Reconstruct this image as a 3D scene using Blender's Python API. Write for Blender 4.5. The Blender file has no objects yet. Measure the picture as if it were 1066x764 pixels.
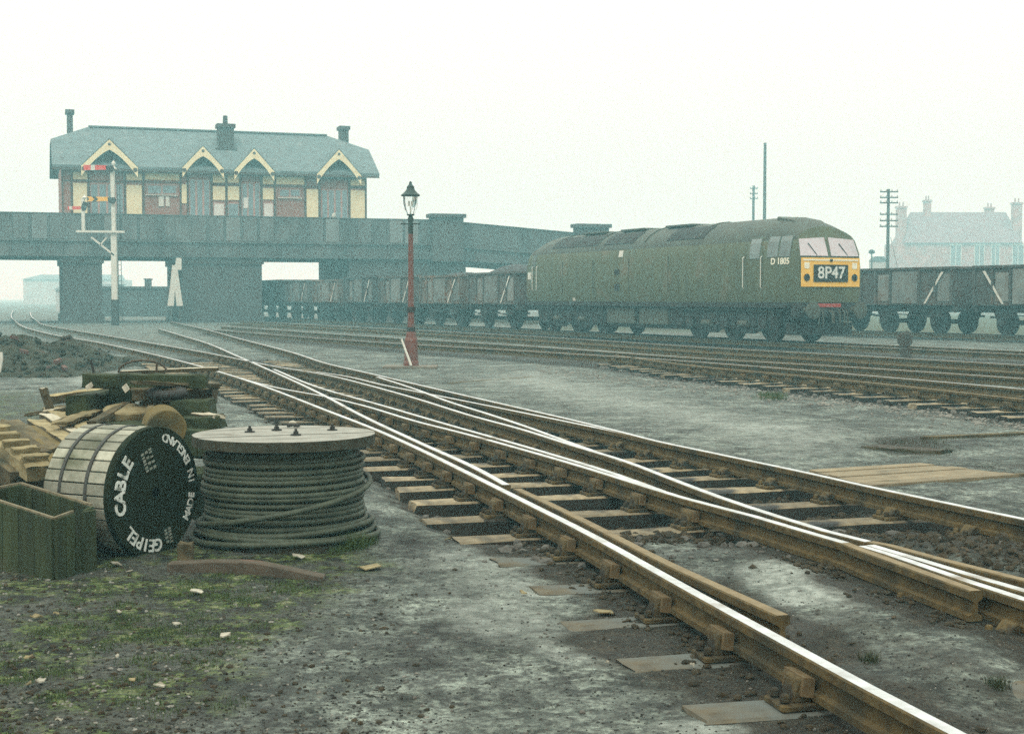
import bpy, math, random
import numpy as np
from mathutils import Vector, Matrix

random.seed(7)
rng = np.random.default_rng(11)
scn = bpy.context.scene
COL = scn.collection
PI = math.pi

# ------------------------------------------------------------------ camera
F = 1066 * 50.0 / 36.0
CAMZ = 1.55
PITCH = math.atan(72.0 / F)
cp, sp = math.cos(PITCH), math.sin(PITCH)


def ray(px, py):
    u = (px - 533.0) / F
    v = (382.0 - py) / F
    return Vector((u, cp + v * sp, -sp + v * cp))


def P(px, py, z=0.0):
    """point of the horizontal plane z seen at photo pixel px,py"""
    d = ray(px, py)
    t = (z - CAMZ) / d.z
    return Vector((d.x * t, d.y * t, z))


def PD(px, py, Y):
    """point at depth Y seen at photo pixel"""
    d = ray(px, py)
    t = Y / d.y
    return Vector((d.x * t, Y, CAMZ + d.z * t))


def PV(px, py, o, d2):
    """point on the vertical plane through o along d2 -> (distance along, z)"""
    d = ray(px, py)
    a, b = d2
    # t*(dx,dy) = o + s*(a,b)
    den = d.x * b - d.y * a
    t = (o[0] * b - o[1] * a) / den
    s = (d.x * t - o[0]) * a + (d.y * t - o[1]) * b
    return s, CAMZ + d.z * t


cam_d = bpy.data.cameras.new('camera')
cam = bpy.data.objects.new('camera', cam_d)
COL.objects.link(cam)
cam.location = (0, 0, CAMZ)
cam.rotation_euler = (PI / 2 - PITCH, 0, 0)
cam_d.lens = 50
cam_d.sensor_width = 36
cam_d.sensor_fit = 'HORIZONTAL'
cam_d.clip_start = 0.1
cam_d.clip_end = 6000
scn.camera = cam

# ------------------------------------------------------------------ materials


def new_mat(name):
    m = bpy.data.materials.new(name)
    m.use_nodes = True
    nt = m.node_tree
    for n in list(nt.nodes):
        nt.nodes.remove(n)
    out = nt.nodes.new('ShaderNodeOutputMaterial')
    b = nt.nodes.new('ShaderNodeBsdfPrincipled')
    nt.links.new(b.outputs[0], out.inputs[0])
    return m, nt, b


def rgba(c):
    return (c[0], c[1], c[2], 1.0)


TONE = dict(rail_rust=.62, unworn_rail_top=.75, chair_iron=.6, oak_key=.65, sleeper_timber=.8, sleeper_dark=.6, weathered_plank=.8, pale_plank=.95,
            mossy_dark_beam=.6, brown_beam=.6, log_end=.75, crate_board=.5, crate_edge=.8, drum_batten=.85, drum_flange_paint=.55, drum_rim=.5,
            cable_sheath=.6, rusty_iron=.7, ballast_stone=.55, pale_chippings=.5, earth_clod=.55, grass_blade=.75, weed_blade=.6, crossing_board=.66, ash_rubble=.6,
            slab_stone=.75, red_lamp_paint=.75, wagon_body=.8)


RND = dict(sleeper_timber=.35, weathered_plank=.25, drum_batten=.32, chair_iron=.3, crate_board=.3, brown_beam=.2, crossing_board=.15, wagon_body=.25, wagon_grey=.3, paper_scrap=.2)


def surf(name, c1, c2=None, rough=0.8, scale=6.0, metal=0.0, bump=0.0, bscale=None, stretch=None, spec=0.3,
         c3=None, c3amt=0.55, c3scale=1.5, detail=6.0):
    """two tone noisy surface with optional third blotch colour and bump"""
    m, nt, b = new_mat(name)
    N = nt.nodes.new
    L = nt.links.new
    if c2 is None:
        c2 = tuple(x * 0.75 for x in c1)
    k_ = TONE.get(name, 1.0)
    c1, c2 = tuple(x * k_ for x in c1), tuple(x * k_ for x in c2)
    c3 = tuple(x * k_ for x in c3) if c3 else None
    tc = N('ShaderNodeTexCoord')
    src = tc.outputs['Object']
    if stretch:
        mp = N('ShaderNodeMapping')
        mp.inputs['Scale'].default_value = stretch
        L(src, mp.inputs[0])
        src = mp.outputs[0]
    nz = N('ShaderNodeTexNoise')
    nz.inputs['Scale'].default_value = scale
    nz.inputs['Detail'].default_value = detail
    nz.inputs['Roughness'].default_value = 0.65
    L(src, nz.inputs['Vector'])
    rp = N('ShaderNodeValToRGB')
    rp.color_ramp.elements[0].position = 0.32
    rp.color_ramp.elements[1].position = 0.68
    rp.color_ramp.elements[0].color = rgba(c2)
    rp.color_ramp.elements[1].color = rgba(c1)
    L(nz.outputs['Fac'], rp.inputs['Fac'])
    colr = rp.outputs['Color']
    if c3 is not None:
        n3 = N('ShaderNodeTexNoise')
        n3.inputs['Scale'].default_value = c3scale
        n3.inputs['Detail'].default_value = 5.0
        L(tc.outputs['Object'], n3.inputs['Vector'])
        r3 = N('ShaderNodeValToRGB')
        r3.color_ramp.elements[0].position = c3amt
        r3.color_ramp.elements[1].position = min(1.0, c3amt + 0.12)
        L(n3.outputs['Fac'], r3.inputs['Fac'])
        mx = N('ShaderNodeMix')
        mx.data_type = 'RGBA'
        L(r3.outputs['Color'], mx.inputs[0])
        L(colr, mx.inputs[6])
        mx.inputs[7].default_value = rgba(c3)
        colr = mx.outputs[2]
    rv = RND.get(name)
    if rv:
        oi = N('ShaderNodeObjectInfo')
        mr = N('ShaderNodeMapRange')
        mr.inputs['To Min'].default_value = 1 - rv
        mr.inputs['To Max'].default_value = 1 + rv
        L(oi.outputs['Random'], mr.inputs['Value'])
        mm = N('ShaderNodeMix')
        mm.data_type = 'RGBA'
        mm.blend_type = 'MULTIPLY'
        mm.inputs[0].default_value = 1.0
        L(colr, mm.inputs[6])
        L(mr.outputs[0], mm.inputs[7])
        colr = mm.outputs[2]
    L(colr, b.inputs['Base Color'])
    b.inputs['Roughness'].default_value = rough
    b.inputs['Metallic'].default_value = metal
    b.inputs['Specular IOR Level'].default_value = spec
    if bump > 0:
        nb = N('ShaderNodeTexNoise')
        nb.inputs['Scale'].default_value = bscale or scale * 2
        nb.inputs['Detail'].default_value = 5.0
        L(src, nb.inputs['Vector'])
        bp = N('ShaderNodeBump')
        bp.inputs['Strength'].default_value = bump
        bp.inputs['Distance'].default_value = 0.02
        L(nb.outputs['Fac'], bp.inputs['Height'])
        L(bp.outputs[0], b.inputs['Normal'])
    return m


def brick_mat(name, c1, c2, mortar, scale=1.0, bw=0.23, bh=0.075):
    m, nt, b = new_mat(name)
    N = nt.nodes.new
    L = nt.links.new
    tc = N('ShaderNodeTexCoord')
    mp = N('ShaderNodeMapping')
    mp.inputs['Rotation'].default_value = (PI / 2, 0, 0)
    L(tc.outputs['Object'], mp.inputs[0])
    br = N('ShaderNodeTexBrick')
    br.inputs['Color1'].default_value = rgba(c1)
    br.inputs['Color2'].default_value = rgba(c2)
    br.inputs['Mortar'].default_value = rgba(mortar)
    br.inputs['Scale'].default_value = scale
    br.inputs['Mortar Size'].default_value = 0.012
    br.inputs['Brick Width'].default_value = bw
    br.inputs['Row Height'].default_value = bh
    L(mp.outputs[0], br.inputs['Vector'])
    nz = N('ShaderNodeTexNoise')
    nz.inputs['Scale'].default_value = 0.7
    nz.inputs['Detail'].default_value = 6
    L(tc.outputs['Object'], nz.inputs['Vector'])
    mx = N('ShaderNodeMix')
    mx.data_type = 'RGBA'
    mx.blend_type = 'MULTIPLY'
    mx.inputs[0].default_value = 0.7
    L(br.outputs['Color'], mx.inputs[6])
    rp = N('ShaderNodeValToRGB')
    rp.color_ramp.elements[0].position = 0.3
    rp.color_ramp.elements[0].color = (0.45, 0.45, 0.45, 1)
    rp.color_ramp.elements[1].position = 0.65
    L(nz.outputs['Fac'], rp.inputs['Fac'])
    L(rp.outputs['Color'], mx.inputs[7])
    L(mx.outputs[2], b.inputs['Base Color'])
    b.inputs['Roughness'].default_value = 0.9
    return m


def timber_mat(name, c1, c2, axis='x', scale=5.0, rough=0.85, bump=0.5, c3=None, c3amt=.56):
    st = {'x': (0.12, 1, 1), 'y': (1, 0.12, 1), 'z': (1, 1, 0.12), 'n': (1, 1, 1)}[axis]
    return surf(name, c1, c2, rough=rough, scale=scale * 2.5, bump=bump, bscale=scale * 4, stretch=st, c3=c3, c3amt=c3amt, c3scale=2.2)


M = {}
M['steel'] = surf('worn_rail_top', (.72, .73, .75), (.46, .45, .44), rough=.42, scale=9, metal=.8, bump=.12, bscale=60, c3=(.24, .18, .12), c3amt=.60, c3scale=2.3)
M['rust'] = surf('rail_rust', (.170, .116, .040), (.066, .048, .019), rough=.85, scale=14, bump=.3, c3=(.055, .045, .022), c3amt=.55, c3scale=2.5)
M['rustlight'] = surf('unworn_rail_top', (.28, .21, .115), (.17, .125, .065), rough=.75, scale=10, bump=.2)
M['chair'] = surf('chair_iron', (.18, .125, .045), (.07, .052, .022), rough=.85, scale=18, bump=.6, c3=(.04, .032, .018), c3amt=.48, c3scale=9)
M['key'] = surf('oak_key', (.24, .165, .08), (.12, .085, .04), rough=.85, scale=20)
M['sleeper'] = timber_mat('sleeper_timber', (.33, .265, .165), (.14, .115, .075), 'n', 4, c3=(.035, .034, .032), c3amt=.52)
M['sleeperdark'] = timber_mat('sleeper_dark', (.10, .08, .055), (.045, .04, .03), 'n', 4)
M['sleepernear'] = timber_mat('buried_sleeper_timber', (.115, .092, .055), (.05, .042, .028), 'n', 4, c3=(.085, .093, .085), c3amt=.44)
M['creosote_shade'] = timber_mat('creosoted_shaded_side', (.035, .03, .022), (.014, .013, .010), 'n', 4)  # oily sleeper sides, with shade painted into the same dark colour
M['plank'] = timber_mat('weathered_plank', (.37, .305, .165), (.18, .145, .075), 'n', 4, c3=(.09, .085, .055), c3amt=.58)
M['plankpale'] = timber_mat('pale_plank', (.50, .46, .36), (.34, .30, .22), 'n', 4)
M['beamdark'] = timber_mat('mossy_dark_beam', (.055, .075, .028), (.022, .032, .012), 'n', 4, c3=(.10, .10, .05), c3amt=.62)
M['beammid'] = timber_mat('brown_beam', (.21, .165, .085), (.08, .066, .034), 'n', 5, c3=(.04, .045, .025), c3amt=.56)
M['darkside'] = timber_mat('shaded_board_side', (.085, .068, .036), (.032, .028, .016), 'n', 5)  # painted shade: darker tone for the side faces of planks and beams
M['log'] = timber_mat('log_end', (.21, .155, .055), (.11, .085, .03), 'n', 3, c3=(.05, .05, .025), c3amt=.58)
M['crate'] = timber_mat('crate_board', (.062, .084, .032), (.026, .038, .014), 'z', 5, c3=(.09, .09, .05), c3amt=.6)
M['crateedge'] = timber_mat('crate_edge', (.26, .22, .14), (.13, .11, .07), 'n', 6)
M['batten'] = timber_mat('drum_batten', (.37, .36, .29), (.22, .22, .17), 'n', 5, c3=(.11, .115, .075), c3amt=.54)
M['drumface'] = surf('drum_flange_paint', (.022, .032, .014), (.012, .018, .008), rough=.9, scale=5, bump=.3, spec=.15, c3=(.038, .046, .022), c3amt=.6, c3scale=4)
M['band'] = surf('steel_band', (.05, .05, .045), (.03, .03, .025), rough=.6, scale=8)
M['stencil'] = surf('stencil_paint', (.70, .72, .68), (.42, .44, .40), rough=.8, scale=30, c3=(.10, .11, .09), c3amt=.55, c3scale=22)
M['stencilfaint'] = surf('faded_paint', (.26, .27, .24), (.12, .14, .1), rough=.85, scale=40)
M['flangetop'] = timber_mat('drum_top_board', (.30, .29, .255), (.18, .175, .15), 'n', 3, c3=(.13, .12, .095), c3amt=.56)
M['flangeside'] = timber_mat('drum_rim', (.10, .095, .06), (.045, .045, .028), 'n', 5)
M['cable'] = surf('cable_sheath', (.105, .125, .082), (.04, .052, .032), rough=.65, scale=9, spec=.35)
M['iron'] = surf('black_iron', (.03, .03, .028), (.018, .018, .016), rough=.7, scale=10)
M['rustiron'] = surf('rusty_iron', (.13, .10, .07), (.065, .055, .04), rough=.85, scale=10, bump=.4, c3=(.19, .10, .07), c3amt=.6, c3scale=5)
M['dwarf'] = surf('dwarf_signal_rust', (.055, .042, .03), (.03, .025, .02), rough=.85, scale=6)
M['hole'] = surf('hub_bore_black', (.003, .003, .003), rough=1.0, spec=0.0)
M['red'] = surf('red_lamp_paint', (.22, .075, .052), (.13, .052, .04), rough=.6, scale=12, c3=(.10, .04, .035), c3amt=.62, c3scale=3)
M['dgreen'] = surf('dark_green_paint', (.015, .035, .03), (.012, .025, .02), rough=.5, scale=10)
M['white'] = surf('white_paint', (.60, .59, .52), (.44, .43, .38), rough=.7, scale=8)
M['sigred'] = surf('signal_red', (.62, .06, .045), (.5, .05, .04), rough=.6, scale=8)
M['sigyellow'] = surf('signal_yellow', (.75, .40, .04), (.6, .3, .03), rough=.6, scale=8)
M['stone'] = surf('slab_stone', (.24, .215, .17), (.14, .125, .1), rough=.9, scale=6, bump=.3)
M['locogreen'] = surf('loco_green', (.092, .104, .058), (.056, .066, .040), rough=.55, scale=1.6, spec=.3, stretch=(2.6, 1, .45), c3=(.115, .105, .065), c3amt=.54, c3scale=.8, detail=9)
M['locoroof'] = surf('loco_roof_grime', (.056, .064, .048), (.034, .042, .034), rough=.6, scale=1.5, c3=(.06, .07, .05), c3amt=.58, c3scale=1.1)
M['locoyellow'] = surf('warning_yellow', (.76, .45, .075), (.66, .37, .06), rough=.55, scale=3)
M['black'] = surf('underframe_black', (.022, .024, .022), (.012, .013, .012), rough=.75, scale=5, c3=(.05, .05, .042), c3amt=.58, c3scale=3)
M['tank'] = surf('tank_grime', (.07, .078, .06), (.04, .045, .036), rough=.75, scale=4)
M['bufred'] = surf('buffer_beam_red', (.35, .05, .04), (.22, .04, .03), rough=.65, scale=6)
M['number'] = surf('number_cream', (.75, .72, .58), (.66, .63, .5), rough=.6)
M['wagon'] = surf('wagon_body', (.10, .088, .075), (.05, .046, .042), rough=.85, scale=2.2, c3=(.15, .10, .075), c3amt=.58, c3scale=1.3)
M['wagonrust'] = surf('wagon_rusty_body', (.12, .085, .06), (.06, .046, .038), rough=.85, scale=2.6, c3=(.17, .10, .065), c3amt=.52, c3scale=1.6)
M['wagondark'] = surf('wagon_dark_body', (.055, .055, .052), (.03, .03, .03), rough=.85, scale=2.2, c3=(.11, .09, .075), c3amt=.60, c3scale=1.3)
M['wagongrey'] = surf('wagon_grey', (.17, .18, .165), (.095, .10, .095), rough=.85, scale=2.2, c3=(.10, .07, .05), c3amt=.58, c3scale=1.3)
M['coal'] = surf('coal', (.022, .022, .022), (.01, .01, .01), rough=.6, scale=14, bump=1.0)
M['brick'] = brick_mat('sooty_brick', (.06, .055, .05), (.04, .038, .036), (.055, .053, .05), 1.0)
M['redbrick'] = brick_mat('red_brick', (.36, .125, .085), (.29, .10, .07), (.25, .19, .16), 1.0)
M['housebrick'] = brick_mat('house_brick', (.42, .15, .13), (.36, .13, .11), (.3, .2, .18), 1.0)
M['houseslate'] = surf('house_slate', (.20, .12, .13), (.15, .09, .10), rough=.85, scale=.6)
M['girder'] = surf('bridge_iron', (.085, .092, .09), (.04, .046, .046), rough=.8, scale=.8, c3=(.11, .122, .12), c3amt=.54, c3scale=.45, stretch=(1, 1, .35))
M['plateA'] = surf('pale_parapet_plate', (.16, .175, .17), (.10, .11, .11), rough=.8, scale=1.2, stretch=(1, 1, .35))
M['plateB'] = surf('grey_parapet_plate', (.12, .13, .128), (.07, .078, .078), rough=.8, scale=1.2, stretch=(1, 1, .35))
M['slate'] = surf('roof_slate', (.115, .15, .155), (.075, .105, .11), rough=.75, scale=1.6, stretch=(1, 1, 2.5), c3=(.15, .18, .18), c3amt=.6)
M['cream'] = surf('cream_paint', (.74, .64, .40), (.62, .54, .34), rough=.75, scale=2)
M['timberframe'] = surf('brown_frame_paint', (.075, .055, .045), (.045, .036, .03), rough=.75, scale=3)
M['mullion'] = surf('pink_mullion', (.42, .24, .21), (.33, .2, .17), rough=.7, scale=3)
M['pole'] = timber_mat('tarred_pole', (.07, .062, .05), (.035, .032, .028), 'z', 3)
M['rubble'] = surf('ash_rubble', (.058, .060, .032), (.018, .021, .011), rough=.95, scale=3.5, bump=.8, bscale=9, c3=(.10, .07, .05), c3amt=.62, c3scale=4)
M['brickred'] = surf('broken_brick', (.15, .085, .07), (.09, .055, .045), rough=.9, scale=14)
M['pebble'] = surf('ballast_stone', (.20, .19, .165), (.09, .085, .075), rough=.9, scale=2.5, detail=2)
M['pebblepale'] = surf('pale_chippings', (.42, .40, .35), (.2, .19, .16), rough=.9, scale=2.5, detail=2)
M['clod'] = surf('earth_clod', (.085, .064, .034), (.026, .022, .013), rough=.95, scale=8, bump=.6, c3=(.15, .115, .075), c3amt=.6, c3scale=2.0)
M['cinder'] = surf('cinder', (.035, .034, .028), (.012, .012, .010), rough=.9, scale=3, detail=1)
M['paper'] = surf('paper_scrap', (.46, .43, .35), (.2, .18, .14), rough=.8, scale=12)
M['grass'] = surf('grass_blade', (.075, .12, .025), (.03, .055, .012), rough=.7, scale=3)
M['grassdry'] = surf('weed_blade', (.06, .075, .025), (.03, .038, .014), rough=.8, scale=3)
M['boards'] = timber_mat('crossing_board', (.33, .265, .165), (.22, .175, .11), 'n', 3, c3=(.15, .13, .09), c3amt=.62)
M['farwall'] = surf('far_render', (.42, .42, .4), (.34, .34, .33), rough=.9, scale=.5)


def glass_mat(name, tint, rough=.08):
    m, nt, b = new_mat(name)
    b.inputs['Base Color'].default_value = rgba(tint)
    b.inputs['Roughness'].default_value = rough
    b.inputs['Specular IOR Level'].default_value = .9
    b.inputs['IOR'].default_value = 1.6
    return m


M['sideglass'] = surf('cab_side_glass', (.13, .16, .15), (.08, .10, .095), rough=.12, scale=2, spec=.8)
M['farpane'] = surf('far_window_pane', (.16, .12, .13), (.1, .08, .085), rough=.3, scale=.5)
M['pane'] = glass_mat('window_pane', (.10, .15, .165), .2)  # blue of the reflected sky is put into the base colour
M['blind'] = surf('pale_blind', (.62, .60, .55), (.54, .52, .48), rough=.35, scale=2)
M['screen'] = surf('windscreen_reflection', (.46, .40, .42), (.33, .30, .315), rough=.18, scale=1.3, spec=.8)
g, nt, b = new_mat('lantern_glass')
b.inputs['Base Color'].default_value = (.95, .97, .97, 1)
b.inputs['Transmission Weight'].default_value = .92
b.inputs['Roughness'].default_value = .08
b.inputs['IOR'].default_value = 1.12
M['lantern'] = g

# ------------------------------------------------------------------ mesh builder


class MB:
    def __init__(self):
        self.v = []
        self.f = []
        self.m = []

    def add(self, vs, fs, mi=0):
        o = len(self.v)
        self.v += [tuple(x) for x in vs]
        self.f += [tuple(i + o for i in f) for f in fs]
        self.m += [mi] * len(fs)
        return self

    def frame_box(self, c, ax, ay, az, mi=0):
        """box centre c, half axes vectors"""
        c, ax, ay, az = map(Vector, (c, ax, ay, az))
        vs = [c + sx * ax + sy * ay + sz * az for sz in (-1, 1) for sy in (-1, 1) for sx in (-1, 1)]
        fs = [(0, 2, 3, 1), (4, 5, 7, 6), (0, 1, 5, 4), (2, 6, 7, 3), (0, 4, 6, 2), (1, 3, 7, 5)]
        if ax.cross(ay).dot(az) < 0:
            fs = [tuple(reversed(f)) for f in fs]
        return self.add(vs, fs, mi)

    def box(self, x0, x1, y0, y1, z0, z1, mi=0):
        return self.frame_box(((x0 + x1) / 2, (y0 + y1) / 2, (z0 + z1) / 2), ((x1 - x0) / 2, 0, 0), (0, (y1 - y0) / 2, 0), (0, 0, (z1 - z0) / 2), mi)

    def beam(self, a, b, w, h, up=(0, 0, 1), mi=0):
        """bar from a to b, w wide and h high"""
        a, b = Vector(a), Vector(b)
        d = (b - a)
        u = Vector(up)
        s = d.cross(u)
        if s.length < 1e-6:
            s = d.cross(Vector((1, 0, 0)))
        s.normalize()
        u = s.cross(d).normalized()
        return self.frame_box((a + b) / 2, d / 2, -s * w / 2, u * h / 2, mi)

    def rough_beam(self, a, b, w, h, up=(0, 0, 1), seg=8, jit=.012, mi=0, seed=0):
        """worn timber: subdivided bar with knocked corners"""
        r = random.Random(seed)
        a, b = Vector(a), Vector(b)
        d = (b - a).normalized()
        u = Vector(up)
        s = d.cross(u).normalized()
        u = s.cross(d).normalized()
        ring = []
        prof = [(-.5, -.42), (-.42, -.5), (0, -.5), (.42, -.5), (.5, -.42), (.5, 0), (.5, .42), (.42, .5), (0, .5), (-.42, .5), (-.5, .42), (-.5, 0)]
        n = len(prof)
        vs = []
        for k in range(seg + 1):
            t = k / seg
            off = r.uniform(-jit, jit) if 0 < k < seg else r.uniform(-jit, jit) * 1.5
            for (p, q) in prof:
                vs.append(a.lerp(b, t) + d * (r.uniform(-jit, jit) * (1.6 if k in (0, seg) else .5))
                          + s * (p * w + r.uniform(-jit, jit) * .5) + u * (q * h + r.uniform(-jit, jit) * .5 + off * .3))
        fs = []
        for k in range(seg):
            for i in range(n):
                j = (i + 1) % n
                fs.append((k * n + i, k * n + j, (k + 1) * n + j, (k + 1) * n + i))
        fs.append(tuple(reversed(range(n))))
        fs.append(tuple(seg * n + i for i in range(n)))
        fs = [tuple(reversed(f)) for f in fs]
        return self.add(vs, fs, mi)

    def cyl(self, a, b, r0, r1=None, n=16, caps=True, mi=0):
        if r1 is None:
            r1 = r0
        a, b = Vector(a), Vector(b)
        d = (b - a).normalized()
        x = d.orthogonal().normalized()
        y = d.cross(x)
        vs = []
        for c, r in ((a, r0), (b, r1)):
            for i in range(n):
                t = 2 * PI * i / n
                vs.append(c + x * (r * math.cos(t)) + y * (r * math.sin(t)))
        fs = [(i, (i + 1) % n, n + (i + 1) % n, n + i) for i in range(n)]
        if caps:
            fs.append(tuple(reversed(range(n))))
            fs.append(tuple(range(n, 2 * n)))
        return self.add(vs, fs, mi)

    def lathe(self, c, prof, n=20, mi=0, axis=None, cap=True):
        """prof: list of (radius, height) along axis (default z)"""
        c = Vector(c)
        d = Vector(axis or (0, 0, 1)).normalized()
        x = d.orthogonal().normalized() if axis else Vector((1, 0, 0))
        y = d.cross(x)
        vs = []
        for (r, h) in prof:
            for i in range(n):
                t = 2 * PI * i / n
                vs.append(c + d * h + x * (r * math.cos(t)) + y * (r * math.sin(t)))
        fs = []
        for k in range(len(prof) - 1):
            for i in range(n):
                j = (i + 1) % n
                fs.append((k * n + i, k * n + j, (k + 1) * n + j, (k + 1) * n + i))
        if cap:
            fs.append(tuple(reversed(range(n))))
            fs.append(tuple((len(prof) - 1) * n + i for i in range(n)))
        return self.add(vs, fs, mi)

    def tube(self, pts, r, n=8, mi=0, closed=False):
        pts = [Vector(p) for p in pts]
        m = len(pts)
        vs = []
        prev = None
        for k in range(m):
            if closed:
                d = pts[(k + 1) % m] - pts[k - 1]
            else:
                d = pts[min(k + 1, m - 1)] - pts[max(k - 1, 0)]
            d.normalize()
            if prev is None:
                x = d.orthogonal().normalized()
            else:
                x = (prev - d * prev.dot(d)).normalized()
            prev = x
            y = d.cross(x)
            for i in range(n):
                t = 2 * PI * i / n
                vs.append(pts[k] + x * (r * math.cos(t)) + y * (r * math.sin(t)))
        fs = []
        for k in range(m if closed else m - 1):
            k2 = (k + 1) % m
            for i in range(n):
                j = (i + 1) % n
                fs.append((k * n + i, k * n + j, k2 * n + j, k2 * n + i))
        if not closed:
            fs.append(tuple(reversed(range(n))))
            fs.append(tuple((m - 1) * n + i for i in range(n)))
        return self.add(vs, fs, mi)

    def prism(self, poly, d, mi=0):
        """planar polygon (3d points) extruded by vector d"""
        n = len(poly)
        poly = [Vector(p) for p in poly]
        d = Vector(d)
        nrm = Vector((0, 0, 0))
        for i in range(n):
            nrm += poly[i].cross(poly[(i + 1) % n])
        if nrm.dot(d) > 0:
            poly = list(reversed(poly))
        vs = poly + [p + d for p in poly]
        fs = [tuple(range(n)), tuple(reversed(range(n, 2 * n)))]
        for i in range(n):
            j = (i + 1) % n
            fs.append((i, n + i, n + j, j))
        return self.add(vs, fs, mi)

    def rock(self, c, r, seed, flat=.7, mi=0):
        rr = random.Random(seed)
        t = (1 + 5 ** .5) / 2
        base = [(-1, t, 0), (1, t, 0), (-1, -t, 0), (1, -t, 0), (0, -1, t), (0, 1, t), (0, -1, -t), (0, 1, -t), (t, 0, -1), (t, 0, 1), (-t, 0, -1), (-t, 0, 1)]
        fs = [(0, 11, 5), (0, 5, 1), (0, 1, 7), (0, 7, 10), (0, 10, 11), (1, 5, 9), (5, 11, 4), (11, 10, 2), (10, 7, 6), (7, 1, 8),
              (3, 9, 4), (3, 4, 2), (3, 2, 6), (3, 6, 8), (3, 8, 9), (4, 9, 5), (2, 4, 11), (6, 2, 10), (8, 6, 7), (9, 8, 1)]
        a = rr.uniform(0, PI * 2)
        ca, sa = math.cos(a), math.sin(a)
        sx, sy = rr.uniform(.7, 1.3), rr.uniform(.6, 1.1)
        vs = []
        for (x, y, z) in base:
            k = r / 1.9 * rr.uniform(.75, 1.2)
            x, y, z = x * k * sx, y * k * sy, z * k * flat
            vs.append((c[0] + x * ca - y * sa, c[1] + x * sa + y * ca, c[2] + z))
        return self.add(vs, fs, mi)

    def build(self, name, mats, parent=None, local=False, smooth=False, bevel=0.0):
        me = bpy.data.meshes.new(name)
        vs = self.v
        if parent is not None and not local:
            l = parent.location
            pp = parent.parent
            while pp is not None:
                l = l + pp.location
                pp = pp.parent
            vs = [(x - l.x, y - l.y, z - l.z) for (x, y, z) in vs]
        me.from_pydata(vs, [], self.f)
        if not isinstance(mats, (list, tuple)):
            mats = [mats]
        for mm in mats:
            me.materials.append(M[mm] if isinstance(mm, str) else mm)
        if len(mats) > 1:
            me.polygons.foreach_set('material_index', self.m)
        if smooth:
            me.polygons.foreach_set('use_smooth', [True] * len(me.polygons))
            if hasattr(me, 'set_sharp_from_angle'):
                me.set_sharp_from_angle(angle=math.radians(smooth if smooth is not True else 40))
        me.update()
        o = bpy.data.objects.new(name, me)
        COL.objects.link(o)
        if parent is not None:
            o.parent = parent
        if bevel > 0:
            md = o.modifiers.new('bevel', 'BEVEL')
            md.width = bevel
            md.segments = 2
            md.limit_method = 'ANGLE'
        return o


def tag(o, label=None, cat=None, group=None, kind=None):
    if label:
        o['label'] = label
    if cat:
        o['category'] = cat
    if group:
        o['group'] = group
    if kind:
        o['kind'] = kind
    return o


def thing(name, label, cat, loc=(0, 0, 0), rz=0.0, group=None):
    o = bpy.data.objects.new(name, None)
    COL.objects.link(o)
    o.location = loc
    o.rotation_euler = (0, 0, rz)
    o.empty_display_size = .2
    return tag(o, label, cat, group)


def copy_tree(o, parent=None):
    c = o.copy()
    COL.objects.link(c)
    if parent is not None:
        c.parent = parent
    for ch in list(o.children):
        copy_tree(ch, c)
    return c


_fonts = {}


def text_mesh(txt, size=1.0, extrude=.004, bold=.0, align='CENTER'):
    """vertices, faces of lettering in the xy plane (x right, y up), centred"""
    key = (txt, size, extrude, bold)
    cu = bpy.data.curves.new('lettering', 'FONT')
    cu.body = txt
    cu.size = size
    cu.extrude = extrude
    cu.offset = bold
    cu.align_x = align
    cu.align_y = 'CENTER'
    cu.resolution_u = 3
    ob = bpy.data.objects.new('lettering_curve', cu)
    COL.objects.link(ob)
    dg = bpy.context.evaluated_depsgraph_get()
    ev = ob.evaluated_get(dg)
    me = bpy.data.meshes.new_from_object(ev)
    vs = [v.co.copy() for v in me.vertices]
    fs = [tuple(p.vertices) for p in me.polygons]
    bpy.data.objects.remove(ob)
    bpy.data.curves.remove(cu)
    bpy.data.meshes.remove(me)
    return vs, fs


def put_text(mb, txt, size, o, r, u, mi=0, extrude=.004, bold=0.0):
    vs, fs = text_mesh(txt, size, extrude, bold)
    o, r, u = Vector(o), Vector(r), Vector(u)
    n = r.cross(u)
    mb.add([o + r * v.x + u * v.y + n * v.z for v in vs], fs, mi)


def catmull(pts, step):
    """resample a polyline through its points with a centripetal-ish spline"""
    pts = [Vector(p) for p in pts]
    out = [pts[0]]
    n = len(pts)
    for i in range(n - 1):
        p0 = pts[i - 1] if i > 0 else pts[i] * 2 - pts[i + 1]
        p1, p2 = pts[i], pts[i + 1]
        p3 = pts[i + 2] if i + 2 < n else pts[i + 1] * 2 - pts[i]
        l = (p2 - p1).length
        # finite-difference tangents scaled to the chord (non uniform)
        l0 = max((p1 - p0).length, 1e-6)
        l2 = max((p3 - p2).length, 1e-6)
        m1 = ((p1 - p0) / l0 * l + (p2 - p1) / l * l0) / (l0 + l) * l
        m2 = ((p2 - p1) / l * l2 + (p3 - p2) / l2 * l) / (l + l2) * l
        k = max(1, int(l / step))
        for j in range(1, k + 1):
            t = j / k
            h00 = 2 * t ** 3 - 3 * t ** 2 + 1
            h10 = t ** 3 - 2 * t ** 2 + t
            h01 = -2 * t ** 3 + 3 * t ** 2
            h11 = t ** 3 - t ** 2
            out.append(p1 * h00 + m1 * h10 + p2 * h01 + m2 * h11)
    return out


# ------------------------------------------------------------------ value noise (numpy)
_perm = rng.random((256, 256))


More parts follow.
